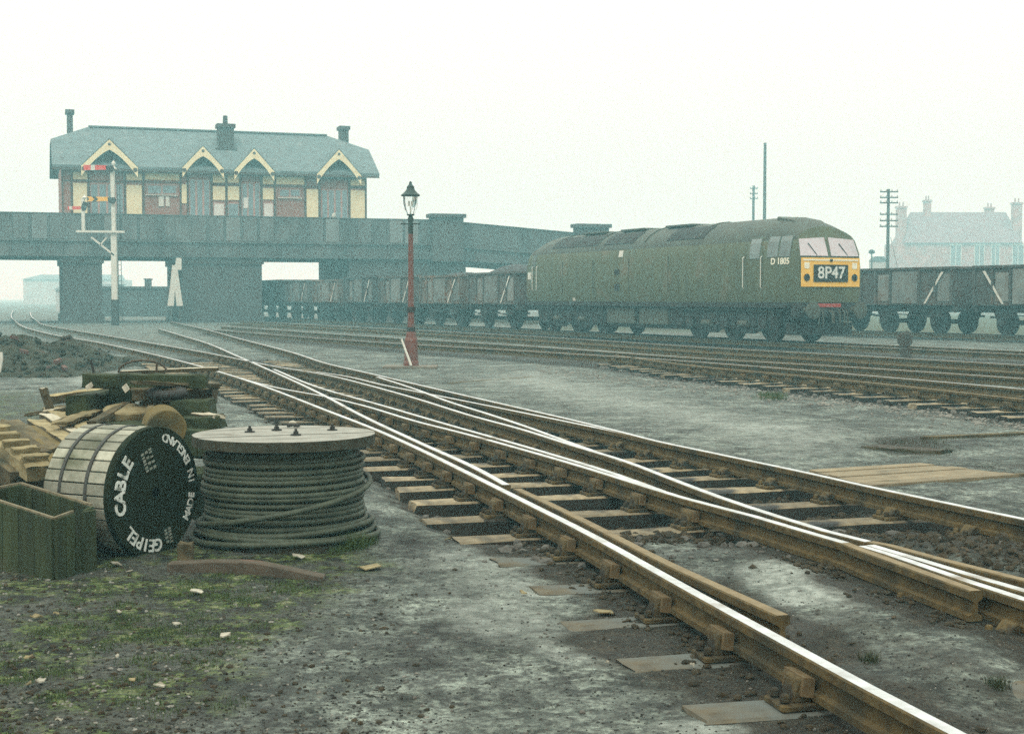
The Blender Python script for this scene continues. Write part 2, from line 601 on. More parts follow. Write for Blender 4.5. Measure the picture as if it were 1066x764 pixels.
def vnoise(x, y):
    xi = np.floor(x).astype(int)
    yi = np.floor(y).astype(int)
    fx = x - xi
    fy = y - yi
    fx = fx * fx * (3 - 2 * fx)
    fy = fy * fy * (3 - 2 * fy)
    a = _perm[xi % 256, yi % 256]
    b_ = _perm[(xi + 1) % 256, yi % 256]
    c = _perm[xi % 256, (yi + 1) % 256]
    d = _perm[(xi + 1) % 256, (yi + 1) % 256]
    return (a * (1 - fx) + b_ * fx) * (1 - fy) + (c * (1 - fx) + d * fx) * fy


def fbm(x, y, sc, octv=4):
    s = 0
    a = 1.0
    t = 0
    for k in range(octv):
        s = s + a * vnoise(x * sc + 17.3 * k, y * sc - 9.1 * k)
        t += a
        a *= .55
        sc *= 2.03
    return s / t - .5


def sd_poly(x, y, poly):
    """signed distance to a polygon, negative inside"""
    d = np.full(x.shape, 1e9)
    ins = np.zeros(x.shape, bool)
    n = len(poly)
    for i in range(n):
        ax, ay = poly[i][0], poly[i][1]
        bx, by = poly[(i + 1) % n][0], poly[(i + 1) % n][1]
        ex, ey = bx - ax, by - ay
        L2 = ex * ex + ey * ey + 1e-12
        t = np.clip(((x - ax) * ex + (y - ay) * ey) / L2, 0, 1)
        d = np.minimum(d, np.hypot(x - ax - t * ex, y - ay - t * ey))
        cond = ((ay > y) != (by > y)) & (x < (bx - ax) * (y - ay) / ((by - ay) if by != ay else 1e-12) + ax)
        ins ^= cond
    return np.where(ins, -d, d)


def soft(d, w):
    return np.clip(.5 - d / (2 * w), 0, 1)


# ------------------------------------------------------------------ rails
RZ = 0.19          # rail top above the ground
RAILS = {}         # name -> resampled world polyline


def rail_path(px, step=.35):
    w = [P(x, y, RZ) for (x, y) in px]
    return catmull(w, step)


def rail_mesh(mb, path, top_mi=0, side_mi=1, hw=.035, h=.145, worn=True):
    prof = [(-hw, -.006), (-hw + .008, 0), (hw - .008, 0), (hw, -.006), (hw, -.040), (.012, -.055), (.012, -.108), (hw, -.118), (hw, -.145),
            (-hw, -.145), (-hw, -.118), (-.012, -.108), (-.012, -.055), (-hw, -.040)]
    n = len(prof)
    vs = []
    m = len(path)
    for k in range(m):
        d = path[min(k + 1, m - 1)] - path[max(k - 1, 0)]
        d.z = 0
        d.normalize()
        s = Vector((d.y, -d.x, 0))
        for (a, b_) in prof:
            vs.append(path[k] + s * a + Vector((0, 0, b_)))
    fs_top, fs = [], []
    for k in range(m - 1):
        for i in range(n):
            j = (i + 1) % n
            f = (k * n + i, (k + 1) * n + i, (k + 1) * n + j, k * n + j)
            (fs_top if i == 1 else fs).append(f)
    fs.append(tuple(range(n)))
    fs.append(tuple(reversed([(m - 1) * n + i for i in range(n)])))
    o = len(mb.v)
    mb.add(vs, fs_top, top_mi)
    mb.v = mb.v[:o]
    # add again for the sides with shared vertices
    mb.f = mb.f
    mb.v += [tuple(x) for x in vs]
    mb.f += [tuple(i + o for i in f) for f in fs]
    mb.m += [side_mi] * len(fs)


def make_rail(key, px, label, group, mats=('steel', 'rust'), step=.35):
    path = rail_path(px, step)
    RAILS[key] = path
    dz_ = {'c2': -.004, 'c3': -.006, 'd1': -.004, 'L1': -.002, 'd3': -.003, 'V2': -.001, 'V': -.003}.get(key, 0)
    for q_ in path:
        q_.z += dz_
    mb = MB()
    rail_mesh(mb, path)
    o = mb.build('rail', list(mats), smooth=35)
    return tag(o, label, 'rail', group)


GN = 'rails of the near junction'
make_rail('A', [(13.4, 322.7), (15.8, 334), (31, 342.3), (62, 349.5), (99, 355.7), (134, 363), (165, 370), (206, 380.5), (277.6, 403), (336, 425.5), (399.5, 450.5),
                (442.4, 470), (483, 490), (542, 519.5), (623, 560.5), (700, 603.5), (847, 684), (906, 716), (1002, 766), (1130, 834)],
          'nearest bright rail, running from the bottom right corner past the cable drums', GN)
make_rail('A2', [(31, 324.8), (37, 333), (49.5, 339), (82.6, 344.6), (128, 352), (175, 360), (220, 368), (248.3, 373.6), (282, 380.5), (340, 390.2), (388, 402), (432.7, 414.5), (496, 434),
                 (543.4, 446.8), (597, 463.6), (650.7, 479.8), (701, 499), (749.8, 517.3), (810.7, 537.5), (859.5, 552.3), (905, 563.6)],
          'long bright rail crossing the junction from far left to the crossing nose at right', GN)
make_rail('L1', [(226, 386.5), (297, 405), (336, 412), (375, 421), (440, 440), (480, 450), (541, 466.6), (611.7, 487), (675, 506.6), (713, 518), (786, 537), (847, 555), (880, 564.3)],
          'thin bright rail just below the long one, ending at the crossing nose', GN)
make_rail('B', [(165, 342), (185.8, 348.2), (220, 358.8), (245.9, 370), (270, 380.4), (336, 410.8), (384, 436), (437.6, 461), (501, 490), (527, 504.5)],
          'bright rail cutting across from far left to meet the nearest rail', GN)
make_rail('C', [(178, 334.8), (221.5, 344.6), (253, 353.4), (311.7, 369), (338.5, 377.8), (388.8, 389.5), (460, 406), (530, 422), (600, 438), (650.7, 450.5), (684, 459), (740, 470.8), (771.7, 477.5), (849.8, 494), (898.7, 505), (962, 518.3), (1066, 540), (1160, 559)],
          'farthest rail of the near junction beside the ash walkway and timber boards', GN)
make_rail('c2', [(393, 392), (432, 404.5), (469, 418.2), (510.7, 431.2), (555, 446), (590, 458.9), (625, 471.4), (650, 480)],
          'short slip rail leaving the far rail and closing on the long bright rail', GN)
make_rail('c3', [(330, 386.8), (352, 389.8), (403, 401), (471.7, 414.4), (535, 427), (600, 440.2), (650, 450.6), (668, 455)],
          'short slip rail leaving the long bright rail and closing on the far rail', GN)
make_rail('d1', [(285, 384), (336, 404.2), (399.5, 422), (467, 441.6), (528.8, 459), (577.5, 473.2), (640, 492.5), (690, 510.6)],
          'thin slip rail squeezed between the long rail and the thin rail below it', GN)
make_rail('V', [(1160, 650), (1066, 622.5), (1006, 603.2), (957, 586.4), (925, 575.5), (898, 567.3)],
          'lower leg of the crossing nose at the right edge', GN)
make_rail('V2', [(1160, 640), (1066, 614), (1013, 598.6), (960, 582.6), (925, 572.4), (906, 566.8)],
          'upper leg of the crossing nose at the right edge', GN)
make_rail('wing2', [(905, 563.2), (926, 567), (976.7, 580.8), (1066, 603), (1090, 608.2)],
          'rusty wing rail above the crossing nose at the right edge', GN, ('rustlight', 'rust'))
make_rail('wing1', [(880, 564.8), (895, 571), (957, 593.4), (1016, 614.5)],
          'rusty wing rail below the crossing nose, ending short of the right edge', GN, ('rustlight', 'rust'))
make_rail('check', [(538.5, 508.5), (572, 524), (604, 539.5), (700, 588), (815, 640)],
          'brown unworn check rail lying inside the nearest bright rail', GN, ('rustlight', 'rust'))
GM = 'rails of the middle tracks'
make_rail('m4', [(640, 369.5), (745.5, 383), (852, 392.7), (1066, 415.5), (1200, 431)], 'dull brown rail at the front edge of the middle tracks', GM, ('rustlight', 'rust'), 1.0)
make_rail('m3', [(215, 342.6), (400, 356.6), (560, 366), (733, 377), (900, 390.5), (1066, 405), (1200, 417.5)], 'bright rail second from the front of the middle tracks', GM, step=1.0)
make_rail('m2', [(230, 339.6), (400, 351), (560, 361), (733, 373), (900, 382.8), (1066, 394), (1200, 403.5)], 'bright rail in the middle of the middle tracks', GM, step=1.0)
make_rail('m1b', [(240, 336.3), (400, 345), (587, 356.5), (733, 366.6), (1066, 388), (1200, 397)], 'dull rail between two bright rails of the middle tracks', GM, ('rustlight', 'rust'), 1.0)
make_rail('m1', [(250, 334.2), (400, 342), (587, 352), (733, 361.3), (1066, 380), (1200, 388)], 'bright rail of the middle tracks closest to the locomotive', GM, step=1.0)

# straight tracks carrying the trains
LD = Vector((.42, -.9075, 0)).normalized()
LN = Vector((-LD.y, LD.x, 0))           # away from the camera
LC = Vector((9.62, 42.1, 0))            # a point of the locomotive track's centre line


def straight_rail(key, c, d, off, t0, t1, label, group):
    n = Vector((-d.y, d.x, 0))
    path = [c + n * off + d * (t0 + (t1 - t0) * k / 40) + Vector((0, 0, RZ)) for k in range(41)]
    RAILS[key] = path
    mb = MB()
    rail_mesh(mb, path)
    tag(mb.build('rail', ['steel', 'rust'], smooth=35), label, 'rail', group)


straight_rail('k1', LC, LD, -.7525, -95, 34, 'bright front rail under the locomotive and its wagons', 'rails of the train track')
straight_rail('k2', LC, LD, .7525, -95, 34, 'rear rail under the locomotive and its wagons', 'rails of the train track')
WD = Vector((.47, -.883, 0)).normalized()
WN = Vector((-WD.y, WD.x, 0))
WC = Vector((16.15, 53.7, 0)) + WN * .7525
straight_rail('w1', WC, WD, -.7525, -45, 34, 'front rail under the open wagons at right', 'rails of the siding')
straight_rail('w2', WC, WD, .7525, -45, 34, 'rear rail under the open wagons at right', 'rails of the siding')


def at_Y(path, Y):
    """x of a path at depth Y"""
    for a, b_ in zip(path[:-1], path[1:]):
        lo, hi = min(a.y, b_.y), max(a.y, b_.y)
        if lo <= Y <= hi and hi > lo:
            t = (Y - a.y) / (b_.y - a.y)
            return a.x + (b_.x - a.x) * t
    return None


def hit(path, c, s):
    """intersection of a path with the horizontal line c + k*s -> (k, direction)"""
    n = Vector((-s.y, s.x, 0))
    prev = None
    for a, b_ in zip(path[:-1], path[1:]):
        da = (a - c).dot(n)
        db = (b_ - c).dot(n)
        if da * db <= 0 and da != db:
            t = da / (da - db)
            p = a.lerp(b_, t)
            return (p - c).dot(s), (b_ - a).normalized()
    return None


# ------------------------------------------------------------------ sleepers with their chairs
cb = MB()
# chair: local x along the rail, y across, z up from the sleeper top
cb.frame_box((0, 0, .014), (.085, 0, 0), (0, .165, 0), (0, 0, .014))
cb.prism([(-.055, .035, .025), (-.055, .115, .025), (-.055, .09, .118), (-.055, .05, .128)], (.11, 0, 0))
cb.prism([(-.055, -.035, .025), (-.055, -.115, .025), (-.055, -.07, .08), (-.055, -.045, .085)], (.11, 0, 0))
for yy in (-.138, .138):
    cb.cyl((.045, yy, .03), (.045, yy, .062), .022, .018, 8)
    cb.cyl((-.045, yy, .03), (-.045, yy, .062), .022, .018, 8)
chair_src = cb.build('rail_chair', 'chair', bevel=.006)
 
CH = chair_src.data
kb = MB()
kb.frame_box((.01, .056, .088), (.085, 0, 0), (0, .024, .004), (0, -.004, .036))
key_src = kb.build('wooden_key', 'key', bevel=.008)
KEY = key_src.data
bpy.data.objects.remove(chair_src)
bpy.data.objects.remove(key_src)


def add_mod(o, w):
    md = o.modifiers.new('bevel', 'BEVEL')
    md.width = w
    md.segments = 1
    md.limit_method = 'ANGLE'


n_chairs = 0


def sleeper(c, s, k0, k1, rails, label, group, ztop=.012, w=.235, h=.15, mat='sleeper', chairs=True, seed=0, kmax=.06):
    """timber from c+k0*s to c+k1*s with chairs under the rails that cross it"""
    global n_chairs
    rz = math.atan2(s.y, s.x)
    mid = c + s * ((k0 + k1) / 2)
    t = thing('sleeper', label, 'sleeper', (mid.x, mid.y, ztop), rz, group)
    mb = MB()
    L_ = (k1 - k0) / 2
    mb.rough_beam((-L_, 0, -h / 2), (L_, 0, -h / 2), w, h, seg=max(6, int(L_ * 5)), jit=.010, seed=seed)
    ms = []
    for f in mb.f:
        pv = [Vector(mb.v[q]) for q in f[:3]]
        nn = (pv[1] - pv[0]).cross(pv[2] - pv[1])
        ms.append(0 if nn.length > 0 and nn.normalized().z > .6 else 1)  # upward faces get worn tan; the rest oil and painted shade
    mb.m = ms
    mb.build('timber', [mat, 'creosote_shade'], t, local=True)
    if not chairs:
        return t
    used = []
    for key in rails:
        r = hit(RAILS[key], c, s)
        if r is None:
            continue
        k, d = r
        if k < k0 + .05 or k > k1 - .05 or any(abs(k - q) < .21 for q in used):
            continue
        used.append(k)
        o = bpy.data.objects.new('rail_chair', CH)
        COL.objects.link(o)
        o.parent = t
        o.location = (k - (k0 + k1) / 2, 0, 0)
        ang = math.atan2(d.y, d.x) - rz
        # the key side faces outwards
        if k < (k0 + k1) / 2:
            ang = ang if math.cos(ang - PI / 2) > 0 else ang + PI
        else:
            ang = ang if math.cos(ang + PI / 2) > 0 else ang + PI
        o.rotation_euler = (0, 0, ang)
        add_mod(o, .006)
        q = bpy.data.objects.new('wooden_key', KEY)
        COL.objects.link(q)
        q.parent = o
        n_chairs += 1
    return t


NEAR = ['A', 'C', 'A2', 'L1', 'B', 'check', 'c2', 'c3', 'd1', 'V', 'wing1']
pathA = [p for p in RAILS['A']]
acc = 0
last = None
sidx = 0
stations = []
for a, b_ in zip(reversed(pathA[1:]), reversed(pathA[:-1])):    # from the near end
    l = (b_ - a).length
    acc += l
    if a.y > 3.6 and acc >= .70:
        acc = 0
        stations.append((a.copy(), (b_ - a).normalized()))
    if a.y > 33:
        break
for i, (p, d) in enumerate(stations):
    s = Vector((d.y, -d.x, 0)).normalized()
    c = Vector((p.x, p.y, 0))
    r = hit(RAILS['C'], c, s)
    kr = (r[0] + .55) if r else 2.5
    if p.y < 5.5:
        kr = min(kr, 2.7)
    k0 = -.44 - random.Random(i * 3 + 1).uniform(0, .16)
    near = p.y < 8.6
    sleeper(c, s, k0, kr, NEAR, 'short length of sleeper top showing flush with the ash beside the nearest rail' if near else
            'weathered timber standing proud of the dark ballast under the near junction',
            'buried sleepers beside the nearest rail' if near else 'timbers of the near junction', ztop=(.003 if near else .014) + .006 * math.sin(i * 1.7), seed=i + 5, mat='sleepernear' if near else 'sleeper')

# middle track sleepers
pm = RAILS['m4']
acc = 0
k = 0
for a, b_ in zip(pm[:-1], pm[1:]):
    l = (b_ - a).length
    pos = 0
    while acc + (l - pos) >= .76:
        pos += .76 - acc
        acc = 0
        q = a.lerp(b_, pos / l)
        if 14.0 < q.y < 40:
            d = (b_ - a).normalized()
            s = Vector((-d.y, d.x, 0)).normalized()
            if s.y < 0:
                s = -s
            c = Vector((q.x, q.y, 0))
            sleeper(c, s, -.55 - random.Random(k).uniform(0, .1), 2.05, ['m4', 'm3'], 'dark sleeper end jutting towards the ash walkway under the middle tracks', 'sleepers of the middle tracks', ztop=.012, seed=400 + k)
            k += 1
    acc += l - pos

# ------------------------------------------------------------------ ground
xs = np.concatenate([-np.geomspace(60, 1500, 14)[::-1], np.arange(-59, -14, 1.5), np.arange(-14, -5, .16), np.arange(-5, 4.2, .045), np.arange(4.2, 14, .14),
                     np.arange(14, 60, 1.5), np.geomspace(60, 1500, 14)])
ys = np.concatenate([np.array([-400, -100, -30, -10, -3, 0, 1.5, 2.5, 3.2]), np.arange(3.6, 11, .045), np.arange(11, 22, .10), np.arange(22, 60, .35), np.geomspace(60, 1500, 40)])
GX, GY = np.meshgrid(xs, ys)


def dist_path(x, y, path, every=3):
    d = np.full(x.shape, 1e9)
    pts = path[::every] + [path[-1]]
    for a, b_ in zip(pts[:-1], pts[1:]):
        ex, ey = b_.x - a.x, b_.y - a.y
        t = np.clip(((x - a.x) * ex + (y - a.y) * ey) / (ex * ex + ey * ey + 1e-9), 0, 1)
        d = np.minimum(d, np.hypot(x - a.x - t * ex, y - a.y - t * ey))
    return d


def g(*pts):
    return [P(x, y, 0) for (x, y) in pts]


nearband = [Vector((p.x, p.y, 0)) for p in RAILS['A'] if p.y < 36]
nearband2 = [Vector((p.x, p.y, 0)) for p in RAILS['C'] if p.y < 36]
# polygon of the near junction (A on the left, C on the right)
polyN = nearband + list(reversed(nearband2))
sdN = sd_poly(GX, GY, polyN[::2])
dA = dist_path(GX, GY, RAILS['A'])
dM = np.minimum(np.minimum(dist_path(GX, GY, RAILS['m4'], 2), dist_path(GX, GY, RAILS['m3'], 2)), np.minimum(dist_path(GX, GY, RAILS['m2'], 2), dist_path(GX, GY, RAILS['m1'], 2)))
dK = np.minimum(dist_path(GX, GY, RAILS['k1'], 2), dist_path(GX, GY, RAILS['w1'], 2))
H = fbm(GX, GY, .55, 3) * .05 + fbm(GX + 40, GY, 2.6, 4) * .030 + fbm(GX, GY + 70, 9, 2) * .012
H = H * np.clip(1.2 - GY / 60, .3, 1)
# sunken ballast between the timbers of the junction, from 9 m outwards
deep = soft(sdN - .45, .22) * np.clip((GY - 8.7) / .9, 0, 1) * np.clip((40 - GY) / 8, 0, 1)
H = H - deep * .135
# flush with the sleepers on the near side of the junction, filled with clods
fill = soft(sdN + .15, .15) * np.clip((8.9 - GY) / .6, 0, 1)
rough_zone = soft(sd_poly(GX, GY, g((760, 560), (640, 575), (560, 545), (640, 520), (830, 505), (1066, 560), (1250, 620), (1250, 680), (1066, 612), (900, 580))), .18)
H = H + fill * .062 + rough_zone * (fbm(GX, GY, 7, 4) * .16 + .05)
# keep rails clear: press the ground down near every near rail
dR = np.full(GX.shape, 1e9)
for key in NEAR + ['V2', 'wing2']:
    dR = np.minimum(dR, dist_path(GX, GY, RAILS[key]))
H = np.where(dR < .35, np.minimum(H, .038 + .16 * np.clip(dR - .12, 0, 1)), H)
mz = soft(dM - 1.1, .4) * np.clip((46 - GY) / 8, 0, 1)
H = H - mz * .07
H = H - soft(dK - 1.2, .4) * .02
# sleeper ends next to the nearest rail stay visible: flatten
flat = soft(dA - .75, .25) * np.clip((9.5 - GY) / .5, 0, 1)
H = H * (1 - .5 * flat) - .003 * flat
# slope up to the pile and drums at the left
H = H + soft(sd_poly(GX, GY, g((-60, 640), (60, 640), (200, 600), (230, 470), (100, 420), (-60, 430))), .5) * .015

verts = np.stack([GX, GY, H], -1).reshape(-1, 3)
ny, nx = GX.shape
idx = np.arange(ny * nx).reshape(ny, nx)
quads = np.stack([idx[:-1, :-1], idx[:-1, 1:], idx[1:, 1:], idx[1:, :-1]], -1).reshape(-1, 4)
me = bpy.data.meshes.new('ground')
me.vertices.add(len(verts))
me.vertices.foreach_set('co', verts.ravel())
me.loops.add(quads.size)
me.loops.foreach_set('vertex_index', quads.ravel())
me.polygons.add(len(quads))
me.polygons.foreach_set('loop_start', np.arange(0, quads.size, 4))
me.polygons.foreach_set('loop_total', np.full(len(quads), 4))
me.update()
me.validate()
me.polygons.foreach_set('use_smooth', np.ones(len(quads), bool))
ground = bpy.data.objects.new('ground', me)
COL.objects.link(ground)
ground['kind'] = 'structure'


def attr(name, arr):
    a = me.attributes.new(name, 'FLOAT', 'POINT')
    a.data.foreach_set('value', np.clip(arr, 0, 1).astype(np.float32).ravel())


wob = fbm(GX, GY, 1.1, 4)
dirtN = soft(sdN - .42 + wob * .5, .35) * np.clip((GY - 8.3) / 1.6, 0, 1) + 1.15 * soft(dR - .42 + wob * .6, .20) * np.clip((12 - GY) / 3, 0, 1)
dirtM = soft(dM - 1.0 + wob * .6, .5)
dirtK = soft(dK - 1.3, .6) * .7
dirt = np.maximum(np.maximum(dirtN, dirtM), dirtK)
dirt = np.maximum(dirt, rough_zone * .85)
for poly, w_, amt in [(g((800, 640), (900, 640), (1066, 700), (1250, 760), (1250, 850), (1066, 790), (960, 730)), .25, .55),
                      (g((900, 468), (910, 456), (965, 454), (985, 466), (975, 476), (930, 474)), .22, .8),
                      (g((995, 488), (1100, 478), (1100, 490)), .2, .55),
                      (g((330, 700), (420, 640), (470, 600), (420, 600), (300, 660)), .25, .25)]:
    dirt = np.maximum(dirt, soft(sd_poly(GX, GY, poly) + wob * .3, w_) * amt)
attr('dirt', dirt)
moss = soft(sd_poly(GX, GY, g((-260, 800), (-200, 560), (60, 560), (150, 560), (380, 572), (400, 590), (300, 650), (215, 720), (190, 820))) + wob * .5, .38)
moss = np.maximum(moss, soft(sd_poly(GX, GY, g((-80, 400), (-80, 470), (60, 480), (100, 440), (60, 410))) + wob * .5, .8) * .6)
moss = np.maximum(moss, soft(np.abs(GX - 22) - 22, 4) * np.clip((GY - 56 + .55 * (GX - 18)) / 5, 0, 1) * np.clip((150 - GY) / 40, 0, 1) * (GX > 2) * .9)
attr('moss', moss)
pale = np.zeros(GX.shape)
for poly, w_, amt in [(g((760, 595), (850, 583), (900, 600), (930, 625), (900, 645), (800, 640)), .16, 1.0),
                      (g((860, 640), (960, 650), (900, 665), (830, 655)), .12, .5),
                      (g((495, 620), (590, 600), (650, 607), (645, 618), (560, 626)), .09, 1.0),
                      (g((415, 575), (500, 560), (620, 580), (640, 640), (560, 680), (420, 650)), .4, .5),
                      (g((520, 655), (700, 640), (760, 690), (700, 700), (560, 690)), .2, .45),
                      (g((100, 665), (150, 660), (165, 672), (110, 680)), .06, .9),
                      (g((140, 740), (190, 742), (180, 752), (140, 750)), .05, .8),
                      (g((690, 742), (860, 740), (850, 790), (640, 800)), .12, .6),
                      (g((470, 395), (560, 380), (800, 430), (960, 455), (830, 490), (640, 440)), 1.6, .62),
                      (g((215, 415), (235, 395), (330, 440), (300, 445)), .4, .5),
                      (g((760, 441), (860, 443), (845, 448), (775, 447)), .15, .7),
                      (g((60, 395), (110, 380), (130, 395), (80, 405)), .5, .7)]:
    pale = np.maximum(pale, soft(sd_poly(GX, GY, poly) + wob * .35, w_) * amt)
attr('pale', pale)
# tyre / drag marks curving on the ash
mark = np.zeros(GX.shape)
for px_ in [[(290, 735), (296, 715), (312, 690), (330, 668), (350, 645)], [(270, 690), (300, 670), (322, 652)], [(385, 660), (400, 640), (420, 625)]]:
    pp = [P(x, y, 0) for x, y in px_]
    mark = np.maximum(mark, soft(dist_path(GX, GY, catmull(pp, .1), 1) - .018, .022))
attr('mark', mark)

gm, nt, b = new_mat('yard_ground')
N = nt.nodes.new
L = nt.links.new
tc = N('ShaderNodeTexCoord')


def noise(scale, detail=6, rough=.6, dist=0.0):
    n = N('ShaderNodeTexNoise')
    n.inputs['Scale'].default_value = scale
    n.inputs['Detail'].default_value = detail
    n.inputs['Roughness'].default_value = rough
    n.inputs['Distortion'].default_value = dist
    L(tc.outputs['Object'], n.inputs['Vector'])
    return n.outputs['Fac']


def ramp(f, stops):
    r = N('ShaderNodeValToRGB')
    e = r.color_ramp.elements
    while len(e) < len(stops):
        e.new(.5)
    for q, (p_, c_) in zip(e, stops):
        q.position = p_
        q.color = rgba(c_)
    L(f, r.inputs['Fac'])
    return r.outputs['Color']


def gattr(name):
    n = N('ShaderNodeAttribute')
    n.attribute_name = name
    return n.outputs['Fac']


def mix(f, a, b_, mode='MIX'):
    m = N('ShaderNodeMix')
    m.data_type = 'RGBA'
    m.blend_type = mode
    for s_, q in ((0, f), (6, a), (7, b_)):
        if isinstance(q, float):
            m.inputs[s_].default_value = q
        elif isinstance(q, tuple):
            m.inputs[s_].default_value = rgba(q)
        else:
            L(q, m.inputs[s_])
    return m.outputs[2]


def math_n(op, a, b_=None, clamp=False):
    m = N('ShaderNodeMath')
    m.operation = op
    m.use_clamp = clamp
    for s_, q in ((0, a), (1, b_)):
        if q is None:
            continue
        if isinstance(q, (int, float)):
            m.inputs[s_].default_value = q
        else:
            L(q, m.inputs[s_])
    return m.outputs[0]


def thresh(mask, nz, soft_=.18, gain=1.0):
    """break a soft mask's edge with noise"""
    s_ = math_n('SUBTRACT', math_n('ADD', mask, nz), .5 + .0)
    s_ = math_n('SUBTRACT', s_, .5 - soft_)
    return math_n('DIVIDE', s_, 2 * soft_, True)


ash = ramp(noise(1.3, 8, .68), [(.38, (.040, .046, .036)), (.5, (.108, .122, .105)), (.62, (.215, .240, .208))])
fine = ramp(noise(30, 6, .78), [(.42, (.30, .30, .28)), (.5, (.92, .92, .92)), (.58, (1.6, 1.6, 1.55))])
ash = mix(.9, ash, fine, 'MULTIPLY')
mid = ramp(noise(7.5, 7, .75, .4), [(.42, (.28, .29, .26)), (.50, (.95, .95, .95)), (.58, (1.5, 1.52, 1.5))])
ash = mix(.85, ash, mid, 'MULTIPLY')
mauve = ramp(noise(.9, 6, .6, .6), [(.42, (.052, .050, .054)), (.60, (.125, .138, .130))])
ash = mix(.22, ash, mauve)
dk = ramp(noise(3.4, 9, .78), [(.53, (1, 1, 1)), (.60, (.28, .29, .26))])
ash = mix(.85, ash, dk, 'MULTIPLY')
palec = ramp(noise(14, 8, .75), [(.40, (.15, .165, .145)), (.6, (.36, .385, .345))])
colr = mix(thresh(gattr('pale'), noise(3.2, 8, .7), .2), ash, palec)
mossc = ramp(noise(7, 8, .75), [(.40, (.004, .006, .003)), (.47, (.020, .024, .010)), (.53, (.052, .085, .014)), (.60, (.14, .15, .08))])
mossc = mix(.85, mossc, ramp(noise(34, 5, .75), [(.42, (.25, .25, .25)), (.58, (1.7, 1.65, 1.5))]), 'MULTIPLY')
mossc = mix(ramp(noise(2.2, 8, .75), [(.47, (0, 0, 0)), (.56, (1, 1, 1))]), mossc, mix(.9, (.055, .058, .048), fine, 'MULTIPLY'))
colr = mix(thresh(gattr('moss'), noise(2.6, 8, .7), .22), colr, mossc)
dirtc = ramp(noise(9, 8, .75), [(.30, (.008, .008, .006)), (.5, (.024, .022, .015)), (.7, (.062, .053, .037))])
dirtc = mix(.7, dirtc, ramp(noise(70, 3, .7), [(.40, (.25, .25, .25)), (.60, (1.8, 1.75, 1.65))]), 'MULTIPLY')
colr = mix(thresh(gattr('dirt'), noise(3.7, 8, .7), .2), colr, dirtc)
colr = mix(math_n('MULTIPLY', gattr('mark'), .7), colr, (.035, .037, .032))
spk = ramp(noise(130, 2, .5), [(.70, (0, 0, 0)), (.74, (1, 1, 1))])
colr = mix(math_n('MULTIPLY', spk, .5), colr, (.2, .19, .155))
L(colr, b.inputs['Base Color'])
rgh = ramp(noise(2.0, 6, .6), [(.35, (.62, .62, .62)), (.65, (.95, .95, .95))])
L(rgh, b.inputs['Roughness'])
b.inputs['Specular IOR Level'].default_value = .28
hgt = math_n('ADD', math_n('MULTIPLY', noise(16, 6, .7), .7), math_n('MULTIPLY', noise(90, 3, .7), .35))
bp = N('ShaderNodeBump')
bp.inputs['Strength'].default_value = 1.0
bp.inputs['Distance'].default_value = .05
L(hgt, bp.inputs['Height'])
L(bp.outputs[0], b.inputs['Normal'])
me.materials.append(gm)


def gz(x, y):
    """ground height at x,y"""
    i = int(np.clip(np.searchsorted(ys, y), 1, ny - 1))
    j = int(np.clip(np.searchsorted(xs, x), 1, nx - 1))
    return float(max(H[i, j], H[i - 1, j - 1], H[i - 1, j], H[i, j - 1])) if False else float(H[i - 1, j - 1] + H[i, j]) / 2


# ------------------------------------------------------------------ loose stuff on the ground
def scatter(name, mat, n, region, rmin, rmax, label, cat, flat=.65, seed=1, sink=.2):
    r = random.Random(seed)
    mb = MB()
    k = 0
    tries = 0
    while k < n and tries < n * 30:
        tries += 1
        q = region(r)
        if q is None:
            continue
        x, y = q
        rad = rmin + (rmax - rmin) * r.random() ** 2.2
        mb.rock((x, y, gz(x, y) + rad * (.35 - sink)), rad, r.random(), flat)
        k += 1
    o = mb.build(name, mat)
    tag(o, label, cat, kind='stuff')
    return o


def in_px(x0, x1, y0, y1):
    def f(r):
        p = P(r.uniform(x0, x1), r.uniform(y0, y1), 0)
        return p.x, p.y
    return f


def reg_near(r):
    i = r.randrange(len(nearband) - 1)
    p = nearband[i]
    x1 = at_Y(RAILS['C'], p.y)
    if x1 is None or p.y < 3.6:
        return None
    return r.uniform(p.x - .55, x1 + .4), p.y + r.uniform(-.3, .3)


scatter('ballast', 'pebble', 4200, reg_near, .014, .05, 'dark oily stones between the timbers of the near junction', 'ballast', seed=3)


def reg_clod(r):
    px, py = r.uniform(560, 1075), r.uniform(505, 620)
    p = P(px, py, 0)
    v = sd_poly(np.array([p.x]), np.array([p.y]), rz_poly)[0]
    return (p.x, p.y) if v < .05 else None


rz_poly = g((760, 560), (640, 575), (560, 545), (640, 520), (830, 505), (1066, 560), (1250, 620), (1250, 680), (1066, 612), (900, 580))
scatter('clods', 'clod', 3200, reg_clod, .008, .042, 'lumpy brown clods heaped between the near rails', 'clods', seed=5, flat=.8)


def reg_railside(r):
    key = r.choice(['A', 'A', 'A', 'L1', 'A2', 'C', 'check', 'wing1'])
    pth = [q for q in RAILS[key] if 3.6 < q.y < 12]
    q = r.choice(pth)
    return q.x + r.choice([-1, 1]) * (.06 + abs(r.gauss(0, .13))), q.y + r.uniform(-.2, .2)


scatter('grit', 'clod', 2600, reg_railside, .006, .026, 'dark earth and cinder heaped against the rail feet of the near junction', 'grit', seed=21, sink=.05)
scatter('cinders', 'cinder', 4200, in_px(150, 1075, 555, 775), .002, .0075, 'tiny dark cinders all over the ash around the nearest rail', 'cinders', seed=22)
scatter('cinders', 'pebblepale', 900, in_px(-10, 1075, 585, 775), .0015, .0055, 'tiny pale crumbs all over the front ground', 'cinders', seed=23)
scatter('cinders', 'cinder', 2600, in_px(-15, 420, 590, 775), .002, .010, 'tiny dark cinders among the moss at front left', 'cinders', seed=24)


